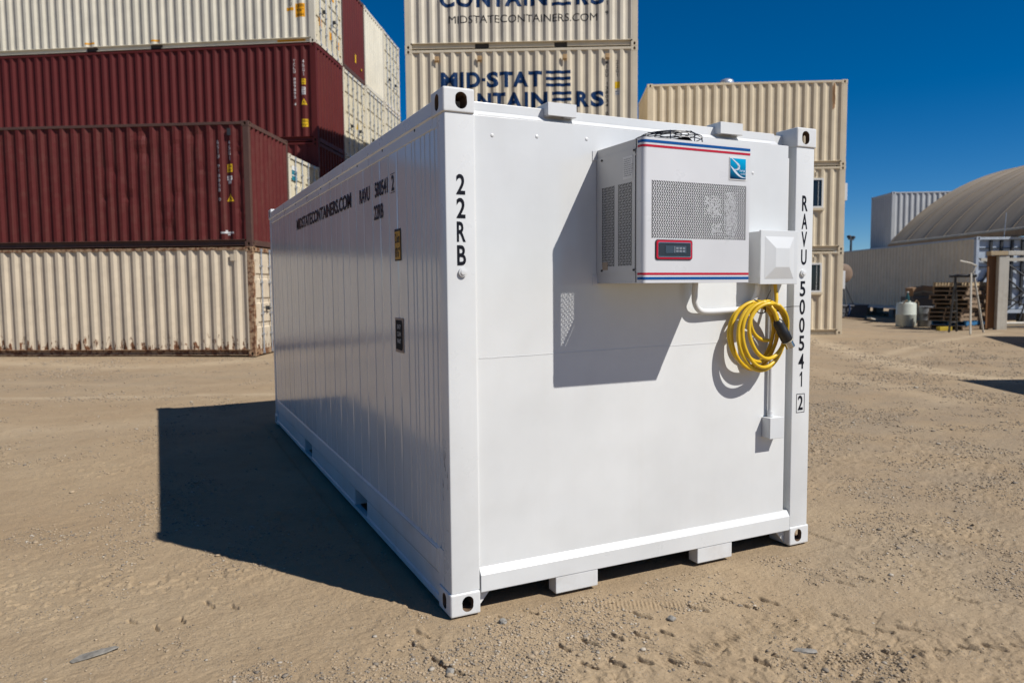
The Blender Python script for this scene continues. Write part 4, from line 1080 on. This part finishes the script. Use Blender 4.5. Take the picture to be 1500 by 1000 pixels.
def left_front():
    P = ((4.4, 4.76), (7.43, 7.79))
    a = container('shipping_container', 'rusty weathered beige container at the bottom of the left front stack', place(QL1, TL1, -L40, 0, 0), TL1, L40, H8, M['old_beige'], M['old_beige_post'], 'door', group=ST1, door=M['old_beige'])
    s = MB(); s.box(L40-0.55, L40-0.43, -0.004, 0.02, 2.26, 2.42); s.build('vent', M['old_beige'], a)
    b = container('shipping_container', 'dented maroon container resting on the rusty beige one, numbered at its right end', place(QL1, TL1, -L40, 0, H8+G), TL1, L40, H9, M['maroon_old'], M['maroon_post'], 'wall', group=ST1, dent=1)
    X = L40
    column_letters(b, 'BSIU 918058 0', X-0.755, 0.060, 2.46, 1.06, M['white_ink'])
    column_letters(b, '45G1', X-0.482, 0.065, 2.455, 1.99, M['white_ink'])
    sticker(b, X-0.555, X-0.415, 1.725, 1.91, M['yellow_film'], ("2.9m", "9'6\""))
    sticker(b, X-0.565, X-0.430, 1.54, 1.64, M['white_ink'], ('GVW',), M['maroon_old']); sticker(b, X-0.54, X-0.455, 1.46, 1.53, M['white_ink'])
    sticker(b, X-0.59, X-0.40, 1.05, 1.23, M['yellow_film'], tri=True, name='warning_sign')
    mb = MB(); grid_rect(mb, X-0.77, X-0.44, 0.305, 0.345); grid_rect(mb, X-0.64, X-0.60, 0.35, 0.38); grid_rect(mb, X-0.60, X-0.54, 0.265, 0.295); side_write(b, mb, M['white_ink'], 'lettering')
    s = MB(); s.box(X-0.515, X-0.43, -0.006, 0.02, 2.57, 2.73); s.build('vent', M['dark_steel'], b)
    container('shipping_container', 'beige container under the one with the teal sticker, behind the rusty one', place(QL1, TL1, -L40, W+0.06, 0), TL1, L40, H8, M['cream'], M['cream'], 'door', group=ST1, door=M['cream_door'])
    c = container('shipping_container', 'cream container with a teal sticker on its door, behind the dented maroon one', place(QL1, TL1, -L40, W+0.06, H8+G), TL1, L40, H8, M['cream'], M['cream'], 'door', group=ST1, door=M['cream_door'])
    m = MB().box(L40-0.034, L40-0.031, 0.27, 0.66, 1.93, 2.32); m.build('sticker', M['teal_film'], c)
    m = MB(); m.box(L40-0.0308, L40-0.029, 0.27, 0.66, 2.20, 2.32); m.box(L40-0.0308, L40-0.029, 0.27, 0.66, 2.05, 2.075); m.build('sticker_print', M['paper'], c)
left_front()

def left_back():
    HW = H9+G; kinds = {
        (0,1): ('maroon','wall','maroon','maroon container in deep shade below the lettered maroon one'),
        (0,2): ('maroon','wall','maroon','maroon container with white numbers and yellow stickers under the cream top container'),
        (0,3): ('cream','door','cream','cream top container with orange caution stickers, at the upper left of the picture'),
        (1,3): ('maroon','wall','maroon_post','maroon top container showing its ribbed end between cream ones'),
        (1,2): ('cream','door','cream','cream container with door bars, right beside the lettered maroon one'),
        (2,3): ('cream','wall','cream','cream top container with plain ribbed end, right of the maroon end'),
        (2,2): ('cream','door','cream','cream container with door bars directly below the plain cream ribbed end'),
        (3,3): ('beige_top','door','beige_top','cream top container with door bars at the right end of the left back block'),
        (3,2): ('beige_top','door','beige_top','cream container with door bars below the last top container, against the blue sky')}
    for col in range(4):
        for tier in range(4):
            k = kinds.get((col, tier)); b = col*(W+0.055)
            if k is None:
                k = ('cream','door','cream','cream container low in the left back block, hidden behind the white container')
            top0 = col == 0 and tier == 3
            pk = ((L40-7.33, L40-6.965), (L40-5.235, L40-4.855)) if top0 else ()
            c = container('shipping_container', k[3], place(QL2, TL2, -L40, b, tier*HW), TL2, L40, H9, M[k[0]], M[k[2]], k[1], group=ST2, pockets=pk, door=M['cream_door'])
            X = L40
            if (col, tier) == (0, 2):
                column_letters(c, 'TCLU 889895 4', X-0.68, 0.060, 2.42, 1.07, M['white_ink']); column_letters(c, '45G1', X-0.40, 0.06, 2.41, 1.94, M['white_ink'])
                sticker(c, X-0.465, X-0.345, 1.685, 1.855, M['yellow_film'], ("2.9m", "9'6\"")); sticker(c, X-0.47, X-0.355, 1.39, 1.61, M['white_ink'], ('MAX', 'TARE', 'NET'), M['maroon'])
                sticker(c, X-0.50, X-0.32, 1.09, 1.285, M['yellow_film'], tri=True, name='warning_sign'); sticker(c, X-0.495, X-0.30, 0.44, 0.67, M['yellow_film'], ('HIGH', "9'6\""))
            if top0:
                sticker(c, X-0.605, X-0.312, 0.755, 1.145, M['orange_film'], ('CAUTION', "9'6\"", 'HIGH')); sticker(c, X-0.875, X-0.645, 0.945, 1.035, M['orange_film'])
                column_letters(c, 'MIDU', X-0.745, 0.075, 1.60, 1.07, M['ink'])
                for x in (X-7.18, X-5.05): sticker(c, x-0.16, x+0.16, 0.235, 0.285, M['orange_film'])
                t = MB(); t.box(X-1.21, X-0.33, 0.0765, 0.0775, 0.065, 0.130); t.build('sticker', M['orange_film'], c)
                t = MB(); lay(t, 'CAUTION HIGH CUBE CONTAINER', X-1.18, X-0.36, 0.08, 0.115, 0.0, 0.0755); t.build('lettering', M['ink'], c)
                t = MB()
                for y, z in ((0.55,0.75),(1.45,0.62),(2.1,0.55),(0.75,1.85),(1.7,1.9)): t.box(X-0.032, X-0.029, y-0.11, y+0.11, z-0.12, z+0.12)
                t.build('sticker', M['orange_film'], c)
            if (col, tier) == (1, 3):
                t = MB(); t.box(X-0.0055, X-0.0035, 1.30, 1.42, 0.52, 0.80); t.box(X-0.0055, X-0.0035, 1.98, 2.05, 0.42, 0.50); t.build('sticker', M['yellow_film'], c)
            if (col, tier) == (1, 2):
                t = MB(); t.add([(X-0.0288,1.35,1.15),(X-0.0288,1.62,1.15),(X-0.0288,1.485,1.42)], [(0,1,2)]); t.build('warning_sign', M['yellow_film'], c)
left_back()

def middle():
    Hh = H8+G; pk = ((1.83, 2.195), (3.90, 4.235))
    for col in range(3):
        for tier in range(4):
            if col == 0 and tier > 1: continue
            container('shipping_container', 'pale beige container of the middle stack, hidden low down or behind the lettered ones', place(QM, TM, 0, col*(W+0.06), tier*Hh), TM, L20, H8, M['beige_mid'], M['beige_mid'], 'wall', group=ST3)
    c = container('shipping_container', 'pale beige container with large navy two-line name, lower of the two lettered ones', place(QM, TM, 0, 0, 2*Hh), TM, L20, H8, M['beige_mid'], M['beige_mid'], 'wall', group=ST3)
    d = container('shipping_container', 'pale beige container with navy web address, at the top edge of the picture', place(QM, TM, 0, 0, 3*Hh), TM, L20, H8, M['beige_top'], M['beige_mid'], 'wall', group=ST3, pockets=pk)
    def name_block(root, z1, z2, first=True):
        mb = MB(); h = 0.405
        def E_(x0, x1, zb, hh):
            for k in range(3): grid_rect(mb, x0, x1, zb+hh*(0.0+0.40*k), zb+hh*(0.20+0.40*k))
        def letters(seq, zb, hh):
            for s, a, b_ in seq: lay(mb, s, a, b_, zb, zb+hh, 0.045)
        if first:
            letters((('M',0.93,1.37),('I',1.43,1.53),('D',1.60,1.96),('S',2.13,2.44),('T',2.47,2.82),('A',2.81,3.22),('T',3.22,3.58)), z1, h)
            grid_rect(mb, 2.00, 2.10, z1+0.16, z1+0.24)
            E_(3.92, 4.34, z1, h) if False else E_(3.68, 4.32, z1, h)
        letters((('C',0.93,1.32),('O',1.35,1.80),('N',1.88,2.24),('T',2.28,2.62),('A',2.62,3.06),('I',3.12,3.21),('N',3.29,3.72)), z2, h)
        E_(3.84, 4.34, z2, h)
        letters((('R',4.46,4.80),('S',4.84,5.19)), z2, h)
        side_write(root, mb, M['navy'], 'lettering', 0.003)
    name_block(c, 1.600, 1.065)
    name_block(d, 1.66, 1.055)
    mb = MB(); lay(mb, 'MIDSTATECONTAINERS.COM', 1.157, 5.012, 0.650, 0.842, 0.0); side_write(d, mb, M['ink'], 'lettering')
    column_letters(d, 'MIDU 138031 9', 5.26, 0.075, 2.40, 0.80, M['ink']); column_letters(d, '22G1', 5.54, 0.07, 2.3, 1.80, M['ink'])
    column_letters(c, 'MIDU 138034 0', 5.262, 0.065, 2.235, 0.85, M['ink']); column_letters(c, '22G1', 5.53, 0.06, 2.24, 1.82, M['ink'])
    sticker(c, 5.47, 5.60, 1.53, 1.70, M['yellow_film']); sticker(c, 5.48, 5.59, 1.36, 1.48, M['white_ink'], ('MGW', 'TARE'), M['ink'])
    for x in (0.84, 1.95, 4.17, 5.27):
        m = MB(); m.prism([(-0.05,2.29),(-0.005,2.25),(-0.005,2.41),(-0.05,2.40)], 0, x-0.055, x+0.055); m.build('vent', M['vent_tan'], c, 0.006, 1)
middle()

def right_stack():
    Hh = H8+G
    for tier, lb in enumerate(('tan office container with a white window, bottom of the right stack', 'tan office container with a white window, middle of the right stack', 'tan ribbed container with a rust streak, top of the right stack')):
        c = container('shipping_container', lb, place(QR, TR, 0, 0, tier*Hh), TR, L20, H8, M['tan'], M['tan'], 'wall', group=ST4)
        if tier < 2:
            x0, x1, z0, z1 = 4.42, 5.392, 1.325, 2.225
            w_ = MB()
            for q in ((x0,x1,z0,z0+0.05),(x0,x1,z1-0.05,z1),(x0,x0+0.05,z0+0.05,z1-0.05),(x1-0.05,x1,z0+0.05,z1-0.05),((x0+x1)/2-0.02,(x0+x1)/2+0.02,z0+0.05,z1-0.05)): w_.box(q[0],q[1],-0.03,0.06,q[2],q[3])
            f = w_.build('window', M['paper'], c)
            MB().box(x0+0.045, x1-0.045, 0.0, 0.01, z0+0.045, z1-0.045).build('pane', M['glass'], f)
            MB().box(x0-0.03, x1+0.03, -0.045, 0.06, z0-0.075, z0-0.002).build('sill', M['tan'], f)
            MB().box(x1-0.155, x1-0.145, -0.008, -0.002, z0+0.05, z1-0.05).build('window_rail', M['paper'], f)
            b = MB().box(L20+0.005, L20+0.10, 0.10, 0.34, 1.42 if tier == 0 else 1.55, 1.98 if tier == 0 else 2.08)
            k = b.build('service_box', M['box_white'], c, 0.008, 1)
            m = MB().box(5.15, 5.21, -0.01, 0.02, 2.30, 2.42); m.build('vent', M['tan'], c)
        else:
            m = MB(); m.lathe([(0.12,0),(0.12,0.10),(0.21,0.13),(0.235,0.22),(0.19,0.31),(0.09,0.35)], (2.62, 0.9, H8-0.02), 20); m.build('roof_vent', M['zinc'], c, smooth=True)
            mb = MB(); r = random.Random(5)
            for i in range(14): a = 5.63+r.uniform(-0.03,0.03); z = 2.49-i*0.035; grid_rect(mb, a, a+r.uniform(0.01,0.05), z-r.uniform(0.05,0.5), z)
            side_write(c, mb, plain('rust_streak', (0.36,0.20,0.09), 0.8), 'rust_streak')
right_stack()

# ------------------------------------------------------------------ the far right yard: long container, fabric shelter
QW, TW = (26.592, 14.26, 0.472), -0.453
def far_right():
    rz = TW-math.pi/2
    def wp(a, b, z): return place(QW, TW, a, b, z)        # a to the right, b away from us
    c = container('shipping_container', 'long greige container in shade beside the fabric shelter, near end an open frame', wp(0, L40, 0), rz, L40, H9, M['pale_wall'], M['blue_grey'], 'open', group='containers along the right background')
    MB().box(L40-0.16, L40-0.12, 0.115, W-0.115, 0.17, H9-0.12).build('inner_wall', M['blue_grey'], c)
    m = MB()
    for y in (0.55, 0.95, 1.35, 1.75): m.box(L40-0.119, L40-0.045, y, y+0.09, 2.15 if y < 1.2 else 0.3, H9-0.13)
    for z in (0.95, 1.75, 2.45): m.box(L40-0.1185, L40-0.07, 0.12, W-0.12, z, z+0.035)
    m.build('rack', M['dark_steel'], c)
    m = MB()
    for (y0, z0, y1, z1) in ((0.12,2.1,0.9,1.7),(0.12,1.1,0.8,1.75),(0.3,1.2,0.5,1.6),(1.2,1.9,2.2,1.2),(1.3,0.4,2.3,1.1),(1.2,1.4,2.2,0.5)): m.tube([(L40-0.06,y0,z0),(L40-0.05,y1,z1)], 0.03, 6)
    m.build('brace', M['dark_steel'], c)
    m = MB().box(L40-0.044, L40-0.0, 0.2, W-0.2, 1.98, 2.10); m.build('shelf_beam', M['old_white'], c)
    container('shipping_container', 'dusty greige container continuing the long wall behind the tan stack', wp(0, L40+0.06+L20, 0), rz, L20, H9, M['pale_wall'], M['pale_wall'], 'wall', group='containers along the right background')
    container('shipping_container', 'pale grey ribbed container standing high behind the fabric shelter', (32.462, 22.341, 3.374), -0.5, L20, H9, M['grey_steel'], M['grey_steel'], 'wall', group='containers along the right background')
    first = None
    for i, b in enumerate((0.4, 3.2, 6.2, 9.2, 11.9, 14.5, 17.8)):
        for a in (0.2, 2.2):
            g = wp(a, b, 0); z0 = float(gz(g[0], g[1]))-0.02
            if first is None:
                first = MB().box(-0.2, 0.2, -0.2, 0.2, 0, 0.472-z0-0.001).build('concrete_block', M['block'], None, 0.01, 1); o = first
            else: o = first.copy(); C.objects.link(o)
            o.location = (g[0], g[1], z0); o.rotation_euler = (0, 0, TW)
            tag(o, 'grey concrete block propping up the long greige container', 'block', 'blocks under the long container')
    # fabric shelter
    root = empty('fabric_shelter', QW, TW, 'taupe fabric shelter arching over the long containers at the right', 'shelter')
    R_, uc, zc, half = 10.2, 9.6, -3.14, math.radians(51.66)
    m = MB(); ns, na = 121, 48; vs = []; fs = []
    s0, s1, sp = -1.05, 9.6, 1.5214
    for j in range(ns):
        s = s0+(s1-s0)*j/(ns-1); ph = ((s-s0) % sp)/sp; sag = 0.045*math.sin(math.pi*ph)**0.8
        for i in range(na+1):
            th = -half+2*half*i/na; r_ = R_-sag*min(1, (half-abs(th))/0.12+0.15); vs.append((uc+r_*math.sin(th), s, zc+r_*math.cos(th)))
    for j in range(ns-1):
        for i in range(na): a = j*(na+1)+i; fs.append((a, a+1, a+na+2, a+na+1))
    m.add(vs, fs); m.build('canopy', M['fabric'], root, smooth=True)
    k = 0
    while s0+k*sp <= s1+0.01:
        s = s0+k*sp; MB().tube([(uc+(R_+0.012)*math.sin(-half+2*half*i/40), s, zc+(R_+0.012)*math.cos(-half+2*half*i/40)) for i in range(41)], 0.012, 6).build('arch_seam', M['fabric'], root, smooth=True); k += 1
    for sg in (-1, 1):
        u, z = uc+sg*R_*math.sin(half), zc+R_*math.cos(half); MB().tube([(u, s0, z), (u, s1, z)], 0.06, 8).build('hem_pipe', M['old_white'], root)
        MB().box(u-0.12, u+0.12, s0, s1, 2.90, z-0.05).build('base_plate', M['wood'], root)
    g = wp(1.35, 0.5, H9+0.0)
    o = MB().tube([(0,0,0),(0.09,0.0,0.95)], 0.012, 6).build('antenna', M['zinc']); o.location = (g[0], g[1], g[2]-0.012); tag(o, 'thin pale rod standing on the near end of the long container', 'antenna')
far_right()

def yard():
    z = 0.095
    # portal frame of chalky white steel with a plywood leaf
    t = -0.45; e1 = (math.cos(t), math.sin(t)); root = empty('portal_frame', (23.86, 11.72, z-0.02), t, 'chalky white steel door frame with brown plywood leaf, standing beside the pallets', 'frame')
    MB().box(-0.12, 0.22, -0.12, 0.10, 0, 2.46).build('post', M['old_white'], root, 0.01, 1)
    MB().box(2.2, 2.42, -0.12, 0.10, 0, 2.46).build('post', M['old_white'], root, 0.01, 1)
    MB().box(0.16, 2.5, -0.14, 0.08, 2.4605, 2.60).build('beam', M['old_white'], root, 0.01, 1)
    MB().box(-0.42, 0.155, -0.15, 0.09, 2.4605, 2.60).build('beam', M['wood_new'], root, 0.01, 1)
    m = MB(); m.tube([(0.2205,-0.06,0.22),(2.2,-0.06,0.22)], 0.055, 8); m.tube([(0.2205,-0.02,0.10),(2.2,-0.02,0.10)], 0.04, 8); m.build('lower_rail', M['old_white'], root)
    MB().box(-0.40, -0.125, 0.02, 0.06, 0.05, 2.45).build('plywood_leaf', M['ply'], root)
    m = MB(); m.tube([(0.9,0.3,0.3),(1.3,0.4,1.4),(1.1,0.5,2.0)], 0.03, 6); m.tube([(0.3,0.5,0.4),(1.9,0.6,1.6)], 0.03, 6); m.tube([(0.3,0.55,1.2),(1.9,0.5,0.5)], 0.025, 6); m.build('brace', M['dark_steel'], root)
    # pallets: deck boards and stringers
    def pallet():
        p = empty('pallet', (0,0,0))
        m = MB()
        for i in range(7): m.box(-0.6+i*0.183, -0.6+i*0.183+0.10, -0.5, 0.5, 0.122, 0.142)
        m.build('top_deck', M['wood'], p)
        m = MB()
        for i in (0, 2, 4, 6): m.box(-0.6+i*0.183, -0.6+i*0.183+0.10, -0.5, 0.5, 0.0, 0.019)
        m.build('bottom_deck', M['wood'], p)
        for y in (-0.49, -0.02, 0.45): MB().box(-0.6, 0.6, y, y+0.04, 0.0195, 0.1215).build('stringer', M['wood'], p)
        return p
    proto = pallet(); n = 11; cx, cy = 23.28, 12.68
    order = ['bottom','second','third','fourth','fifth','sixth','seventh','eighth','ninth','tenth','top']
    for i in range(n):
        p = proto if i == 0 else copy_tree(proto)
        p.location = (cx+rnd.uniform(-0.11,0.11), cy+rnd.uniform(-0.09,0.09), z+i*0.1435); p.rotation_euler = (rnd.uniform(-0.006,0.006), 0, 0.12+rnd.uniform(-0.13,0.13)); p.scale = (1.18, 1.15, 1)
        if i in (1, 10):
            for ch in p.children:
                ch.material_slots[0].link = 'OBJECT'; ch.material_slots[0].material = M['wood_blue'] if i == 1 else M['wood_new']
        lb = {0: 'brown wooden pallet at the bottom of the stack, under the blue one', 1: 'blue painted pallet, second from the bottom of the stack', 10: 'fresh pale pallet lying on top of the stack'}.get(i, 'weathered brown pallet, %s from the bottom of the pallet stack' % order[i])
        tag(p, lb, 'pallet', 'stacked wooden pallets')
    o = MB().box(-0.22,0.22,-0.09,0.09,0,0.13).build('timber_block', M['wood_yellow'], None, 0.008, 1); o.location = (22.05, 12.35, z-0.01); o.rotation_euler = (0,0,-0.35); tag(o, 'yellow painted timber on the dirt at the left foot of the pallet stack', 'timber')
    # stepladder
    root = empty('stepladder', (21.6, 11.2, z-0.01), 0, 'tall open stepladder with pale and dark legs in front of the pallets', 'ladder')
    top = Vector((0.05, 0.02, 1.86)); q = lambda x, y: Vector((x-21.6, y-11.2, 0))
    A, B, D, E_ = q(20.98,10.80), q(22.1,11.10), q(21.35,11.72), q(22.0,11.9)
    for f_, mt in ((A, 'old_white'), (B, 'old_white'), (D, 'dark_steel'), (E_, 'dark_steel')):
        o2 = Vector((0.09 if f_ in (B,) else -0.03, 0.03, 0)); tp = top+(Vector((-0.30,0.35,-0.12)) if mt == 'dark_steel' else o2)
        MB().tube([f_, tp], 0.030 if mt == 'old_white' else 0.035, 6).build('leg', M[mt], root)
    for k in (0.18, 0.38, 0.58, 0.78):
        a = D.lerp(top+Vector((-0.30,0.35,-0.12)), k); b_ = E_.lerp(top+Vector((-0.30,0.35,-0.12)), k); MB().tube([a, b_], 0.022, 6).build('rung', M['dark_steel'], root)
        
    MB().tube([top+Vector((-0.45,0.45,-0.08)), top+Vector((0.12,-0.05,-0.08))], 0.05, 6).build('top_tray', M['dark_steel'], root)
    MB().tube([top+Vector((-0.5,0.1,0.38)), top+Vector((-0.1,0.0,0.30)), top+Vector((0.1,-0.05,0.22))], 0.03, 6).build('top_rail', M['old_white'], root)
    MB().tube([top+Vector((0.08,-0.05,0.26)), top], 0.025, 6).build('top_rail', M['old_white'], root)
    # milky tank with a bottle on it, drums, dark bin with cardboard
    o = empty('water_tank', (23.25, 14.62, z-0.01), 0, 'milky white plastic tank standing left of the grey drums', 'tank')
    m = MB(); m.lathe([(0.30,0),(0.33,0.03),(0.335,0.42),(0.345,0.44),(0.335,0.46),(0.33,0.80),(0.30,0.86),(0.14,0.89),(0.14,0.93)], (0,0,0), 28); m.build('body', M['tank'], o, smooth=True)
    m = MB(); m.tube([(0.16,-0.2,0.84),(0.28,-0.2,0.95),(0.36,-0.22,0.85),(0.38,-0.22,0.2)], 0.02, 6); m.tube([(-0.3,-0.1,0.82),(-0.2,-0.15,0.96),(0.0,-0.1,0.92)], 0.025, 6); m.build('hose', M['wood'], o)
    b = empty('bottle', (23.17, 14.52, z+0.86), 0, 'dark teal bottle standing on the milky tank', 'bottle')
    m = MB(); m.lathe([(0.06,0.0),(0.065,0.02),(0.065,0.22),(0.03,0.29),(0.028,0.36)], (0,0,0), 14); m.build('body', M['teal_bottle'], b, smooth=True); MB().lathe([(0.034,0.36),(0.034,0.40)], (0,0,0), 12).build('cap', M['paper'], b)
    for i, (x, y, s, lb) in enumerate(((23.82,14.28,1.0,'dull grey plastic drum next to the milky tank'), (24.22,13.95,1.02,'dull grey plastic drum closest to the pallets'))):
        d = empty('drum', (x, y, z-0.01), 0, lb, 'drum', 'grey drums by the tank')
        m = MB(); m.lathe([(0.23,0),(0.245,0.03),(0.245,0.22),(0.255,0.235),(0.245,0.25),(0.245,0.46),(0.255,0.475),(0.245,0.49),(0.24,0.66),(0.225,0.69)], (0,0,0), 24); m.build('body', M['drum'], d, smooth=True)
        MB().lathe([(0.25,0.690),(0.25,0.72),(0.2,0.735)], (0,0,0), 24).build('lid', M['drum'], d, smooth=True); d.scale = (s,s,s)
    b = empty('waste_bin', (26.35, 16.2, z-0.01), -0.5, 'dark grey plastic bin heaped with cardboard, by the long wall', 'bin')
    m = MB(); m.add([(-0.48,-0.45,0),(0.48,-0.45,0),(0.48,0.45,0),(-0.48,0.45,0),(-0.6,-0.55,1.02),(0.6,-0.55,1.02),(0.6,0.55,1.02),(-0.6,0.55,1.02)], [(0,3,2,1),(0,1,5,4),(1,2,6,5),(2,3,7,6),(3,0,4,7)]); m.box(-0.64,0.64,-0.59,-0.551,0.95,1.06); m.box(0.56,0.62,-0.5,0.55,1.0,1.45); m.build('body', M['bin'], b)
    for i, (x, y, w_, h_, a) in enumerate(((-0.36,-0.1,0.42,0.42,0.3), (0.12,-0.05,0.48,0.46,-0.25))):
        o = MB().box(-w_/2,w_/2,-0.2,0.2,0,h_).build('cardboard_box', M['card'], None, 0.006, 1)
        c_, s_ = math.cos(-0.5), math.sin(-0.5); o.location = (26.35+x*c_-y*s_, 16.2+x*s_+y*c_, z+0.98); o.rotation_euler = (0, 0.15*(1 if i else -1), a-0.5); m2 = o
        tag(o, ('crumpled cardboard box leaning left in the dark bin', 'larger cardboard box leaning right in the dark bin')[i], 'cardboard box', 'cardboard in the bin')
        MB().box(-w_/2-0.001,w_/2+0.001,-0.2015,-0.2005,h_*0.45,h_*0.55).build('tape', M['wood_new'], o)
    # tub, tripod and dusty disc beside the tan stack
    tb = empty('plastic_tub', (26.75, 20.45, z-0.01), -0.2, 'low blue-grey plastic tub with a blue strap, right of the tan stack', 'tub')
    m = MB(); m.add([(-1.0,-0.4,0),(1.0,-0.4,0),(1.0,0.4,0),(-1.0,0.4,0),(-1.08,-0.46,0.56),(1.08,-0.46,0.56),(1.08,0.46,0.56),(-1.08,0.46,0.56)], [(0,3,2,1),(0,1,5,4),(1,2,6,5),(2,3,7,6),(3,0,4,7)]); m.box(-1.12,1.12,-0.50,0.50,0.5605,0.62); m.box(-1.07,1.07,-0.455,-0.425,0.28,0.31); m.build('body', M['tub'], tb)
    MB().tube([(0.02,-0.53,0.64),(0.06,-0.52,0.4),(-0.02,-0.50,0.02)], 0.04, 6).build('strap', M['strap'], tb)
    fs_ = empty('tripod_disc', (26.85, 20.45, z+0.612), 0, 'dusty round disc on a dark tripod, standing on the blue-grey tub', 'stand')
    MB().lathe([(0.08,-0.05),(0.40,-0.02),(0.43,0.0),(0.40,0.02),(0.1,0.04)], (0,0,0), 28).build('disc', M['brown_disc'], fs_, smooth=True)
    dsc = fs_.children[0]; dsc.location = (0.05, 0, 1.42); dsc.rotation_euler = (math.pi/2, 0, -0.35)
    for k, (x, y) in enumerate(((-0.4,-0.2),(0.42,-0.25),(0.15,0.35),(-0.1,-0.3))): MB().tube([(x, y, 0.0), (0.02, 0, 1.08)], 0.025, 6).build('leg', M['dark_steel'], fs_)
    MB().tube([(0.02,0.03,1.0),(0.03,0.05,1.42)], 0.03, 6).build('mast', M['dark_steel'], fs_)
    # planks and debris under the long wall
    for (x, y, zz, ln, a, lb) in ((24.9,17.3,0.14,1.6,0.5,'pale plank lying by the long wall left of the tank'), (25.5,18.6,0.10,1.2,-0.3,'dark short plank on the dirt near the blue-grey tub')):
        o = MB().box(-ln/2,ln/2,-0.08,0.08,0,0.05).build('plank', M['old_white'] if ln > 1.5 else M['wood'], None, 0.006, 1); o.location = (x, y, zz+0.05); o.rotation_euler = (0, 0.09, a); tag(o, lb, 'plank', 'planks by the long wall')
    # light mast far away
    d = _f+_r2*(1245-750)/FPX-_u2*(420-500)/FPX; g = CAM+d*(60/ (d@_f))
    lm = empty('light_mast', (g[0], g[1], 0.09), YAW, 'thin dark mast with two floodlights, far behind the long wall', 'mast')
    MB().tube([(0,0,0),(0,0,5.3)], [0.12,0.08], 8).build('pole', M['dark_steel'], lm); MB().box(-0.7,0.7,-0.05,0.05,5.1,5.2).build('crossarm', M['dark_steel'], lm)
    for x in (-0.55, 0.6): MB().box(x-0.2,x+0.16,-0.15,0.15,5.22,5.45).build('floodlight', M['dark_steel'], lm, 0.05, 1)
    # black hose heap at the foot of the rusty container
    x, y, _ = place(QL1, TL1, 0.6, 1.0, 0); hp = empty('hose_heap', (x, y, 0.04), TL1, 'heap of black hose on the dirt at the rusty container doors', 'hose'); m = MB()
    for k in range(5): m.tube([((0.42-0.05*k)*math.cos(a)+0.03*k, (0.75-0.06*k)*math.sin(a), 0.05+0.05*k+0.03*math.sin(3*a+k)) for a in [2*math.pi*i/28 for i in range(28)]], 0.045, 7, closed=True)
    m.build('hose', M['tarp'], hp, smooth=True)
    # containers beyond the right edge: they throw the two shadows in the yard
    rz = -0.5-math.pi/2
    container('shipping_container', 'tan container beyond the right edge, throwing the nearer wedge of shadow', (12.21, 2.62, 0.0), rz, L20, H8, M['tan'], M['tan'], 'wall', group='containers beyond the right edge')
    container('shipping_container', 'pale container beyond the right edge, throwing the shadow beside the pallets', (22.02, 8.317, 0.075), -2.3639, L20, H8, M['beige_mid'], M['beige_mid'], 'wall', group='containers beyond the right edge')
yard()

def far_tree():
    d = _f+_r2*(588-750)/FPX-_u2*(420-500)/FPX; g = CAM+d*(62/(d@_f))
    root = empty('tree', (g[0], g[1], 0.09), 0, 'dark tree top just showing between the left block and the middle stack', 'tree')
    MB().tube([(0,0,0),(0.1,0.1,5),(0,0.2,9),(0.2,0,13)], [0.32,0.24,0.16,0.05], 8).build('trunk', M['bark'], root)
    m = MB(); r = random.Random(3)
    for i in range(5):
        a = i*1.3; m.tube([(0,0.1,6+i*1.1),(1.2*math.cos(a),1.2*math.sin(a),8+i*1.1)], [0.1,0.03], 6)
    m.build('limb', M['bark'], root)
    m = MB()
    cl = [(r.gauss(0,1.0), r.gauss(0,1.0), r.uniform(7,14.6)) for _ in range(45)]
    for (x, y, z) in cl:
        k = max(0.25, 1-abs(z-10.5)/5.2)
        for _ in range(60):
            c_ = Vector((x*k*1.6+r.gauss(0,0.35), y*k*1.6+r.gauss(0,0.35), z+r.gauss(0,0.4))); u = Vector((r.gauss(0,1),r.gauss(0,1),r.gauss(0,1))).normalized()*0.12; v = u.cross(Vector((r.gauss(0,1),r.gauss(0,1),r.gauss(0,1)))).normalized()*0.07
            m.quad(c_-u, c_+v, c_+u, c_-v)
    m.build('crown', M['leaf'], root)
far_tree()
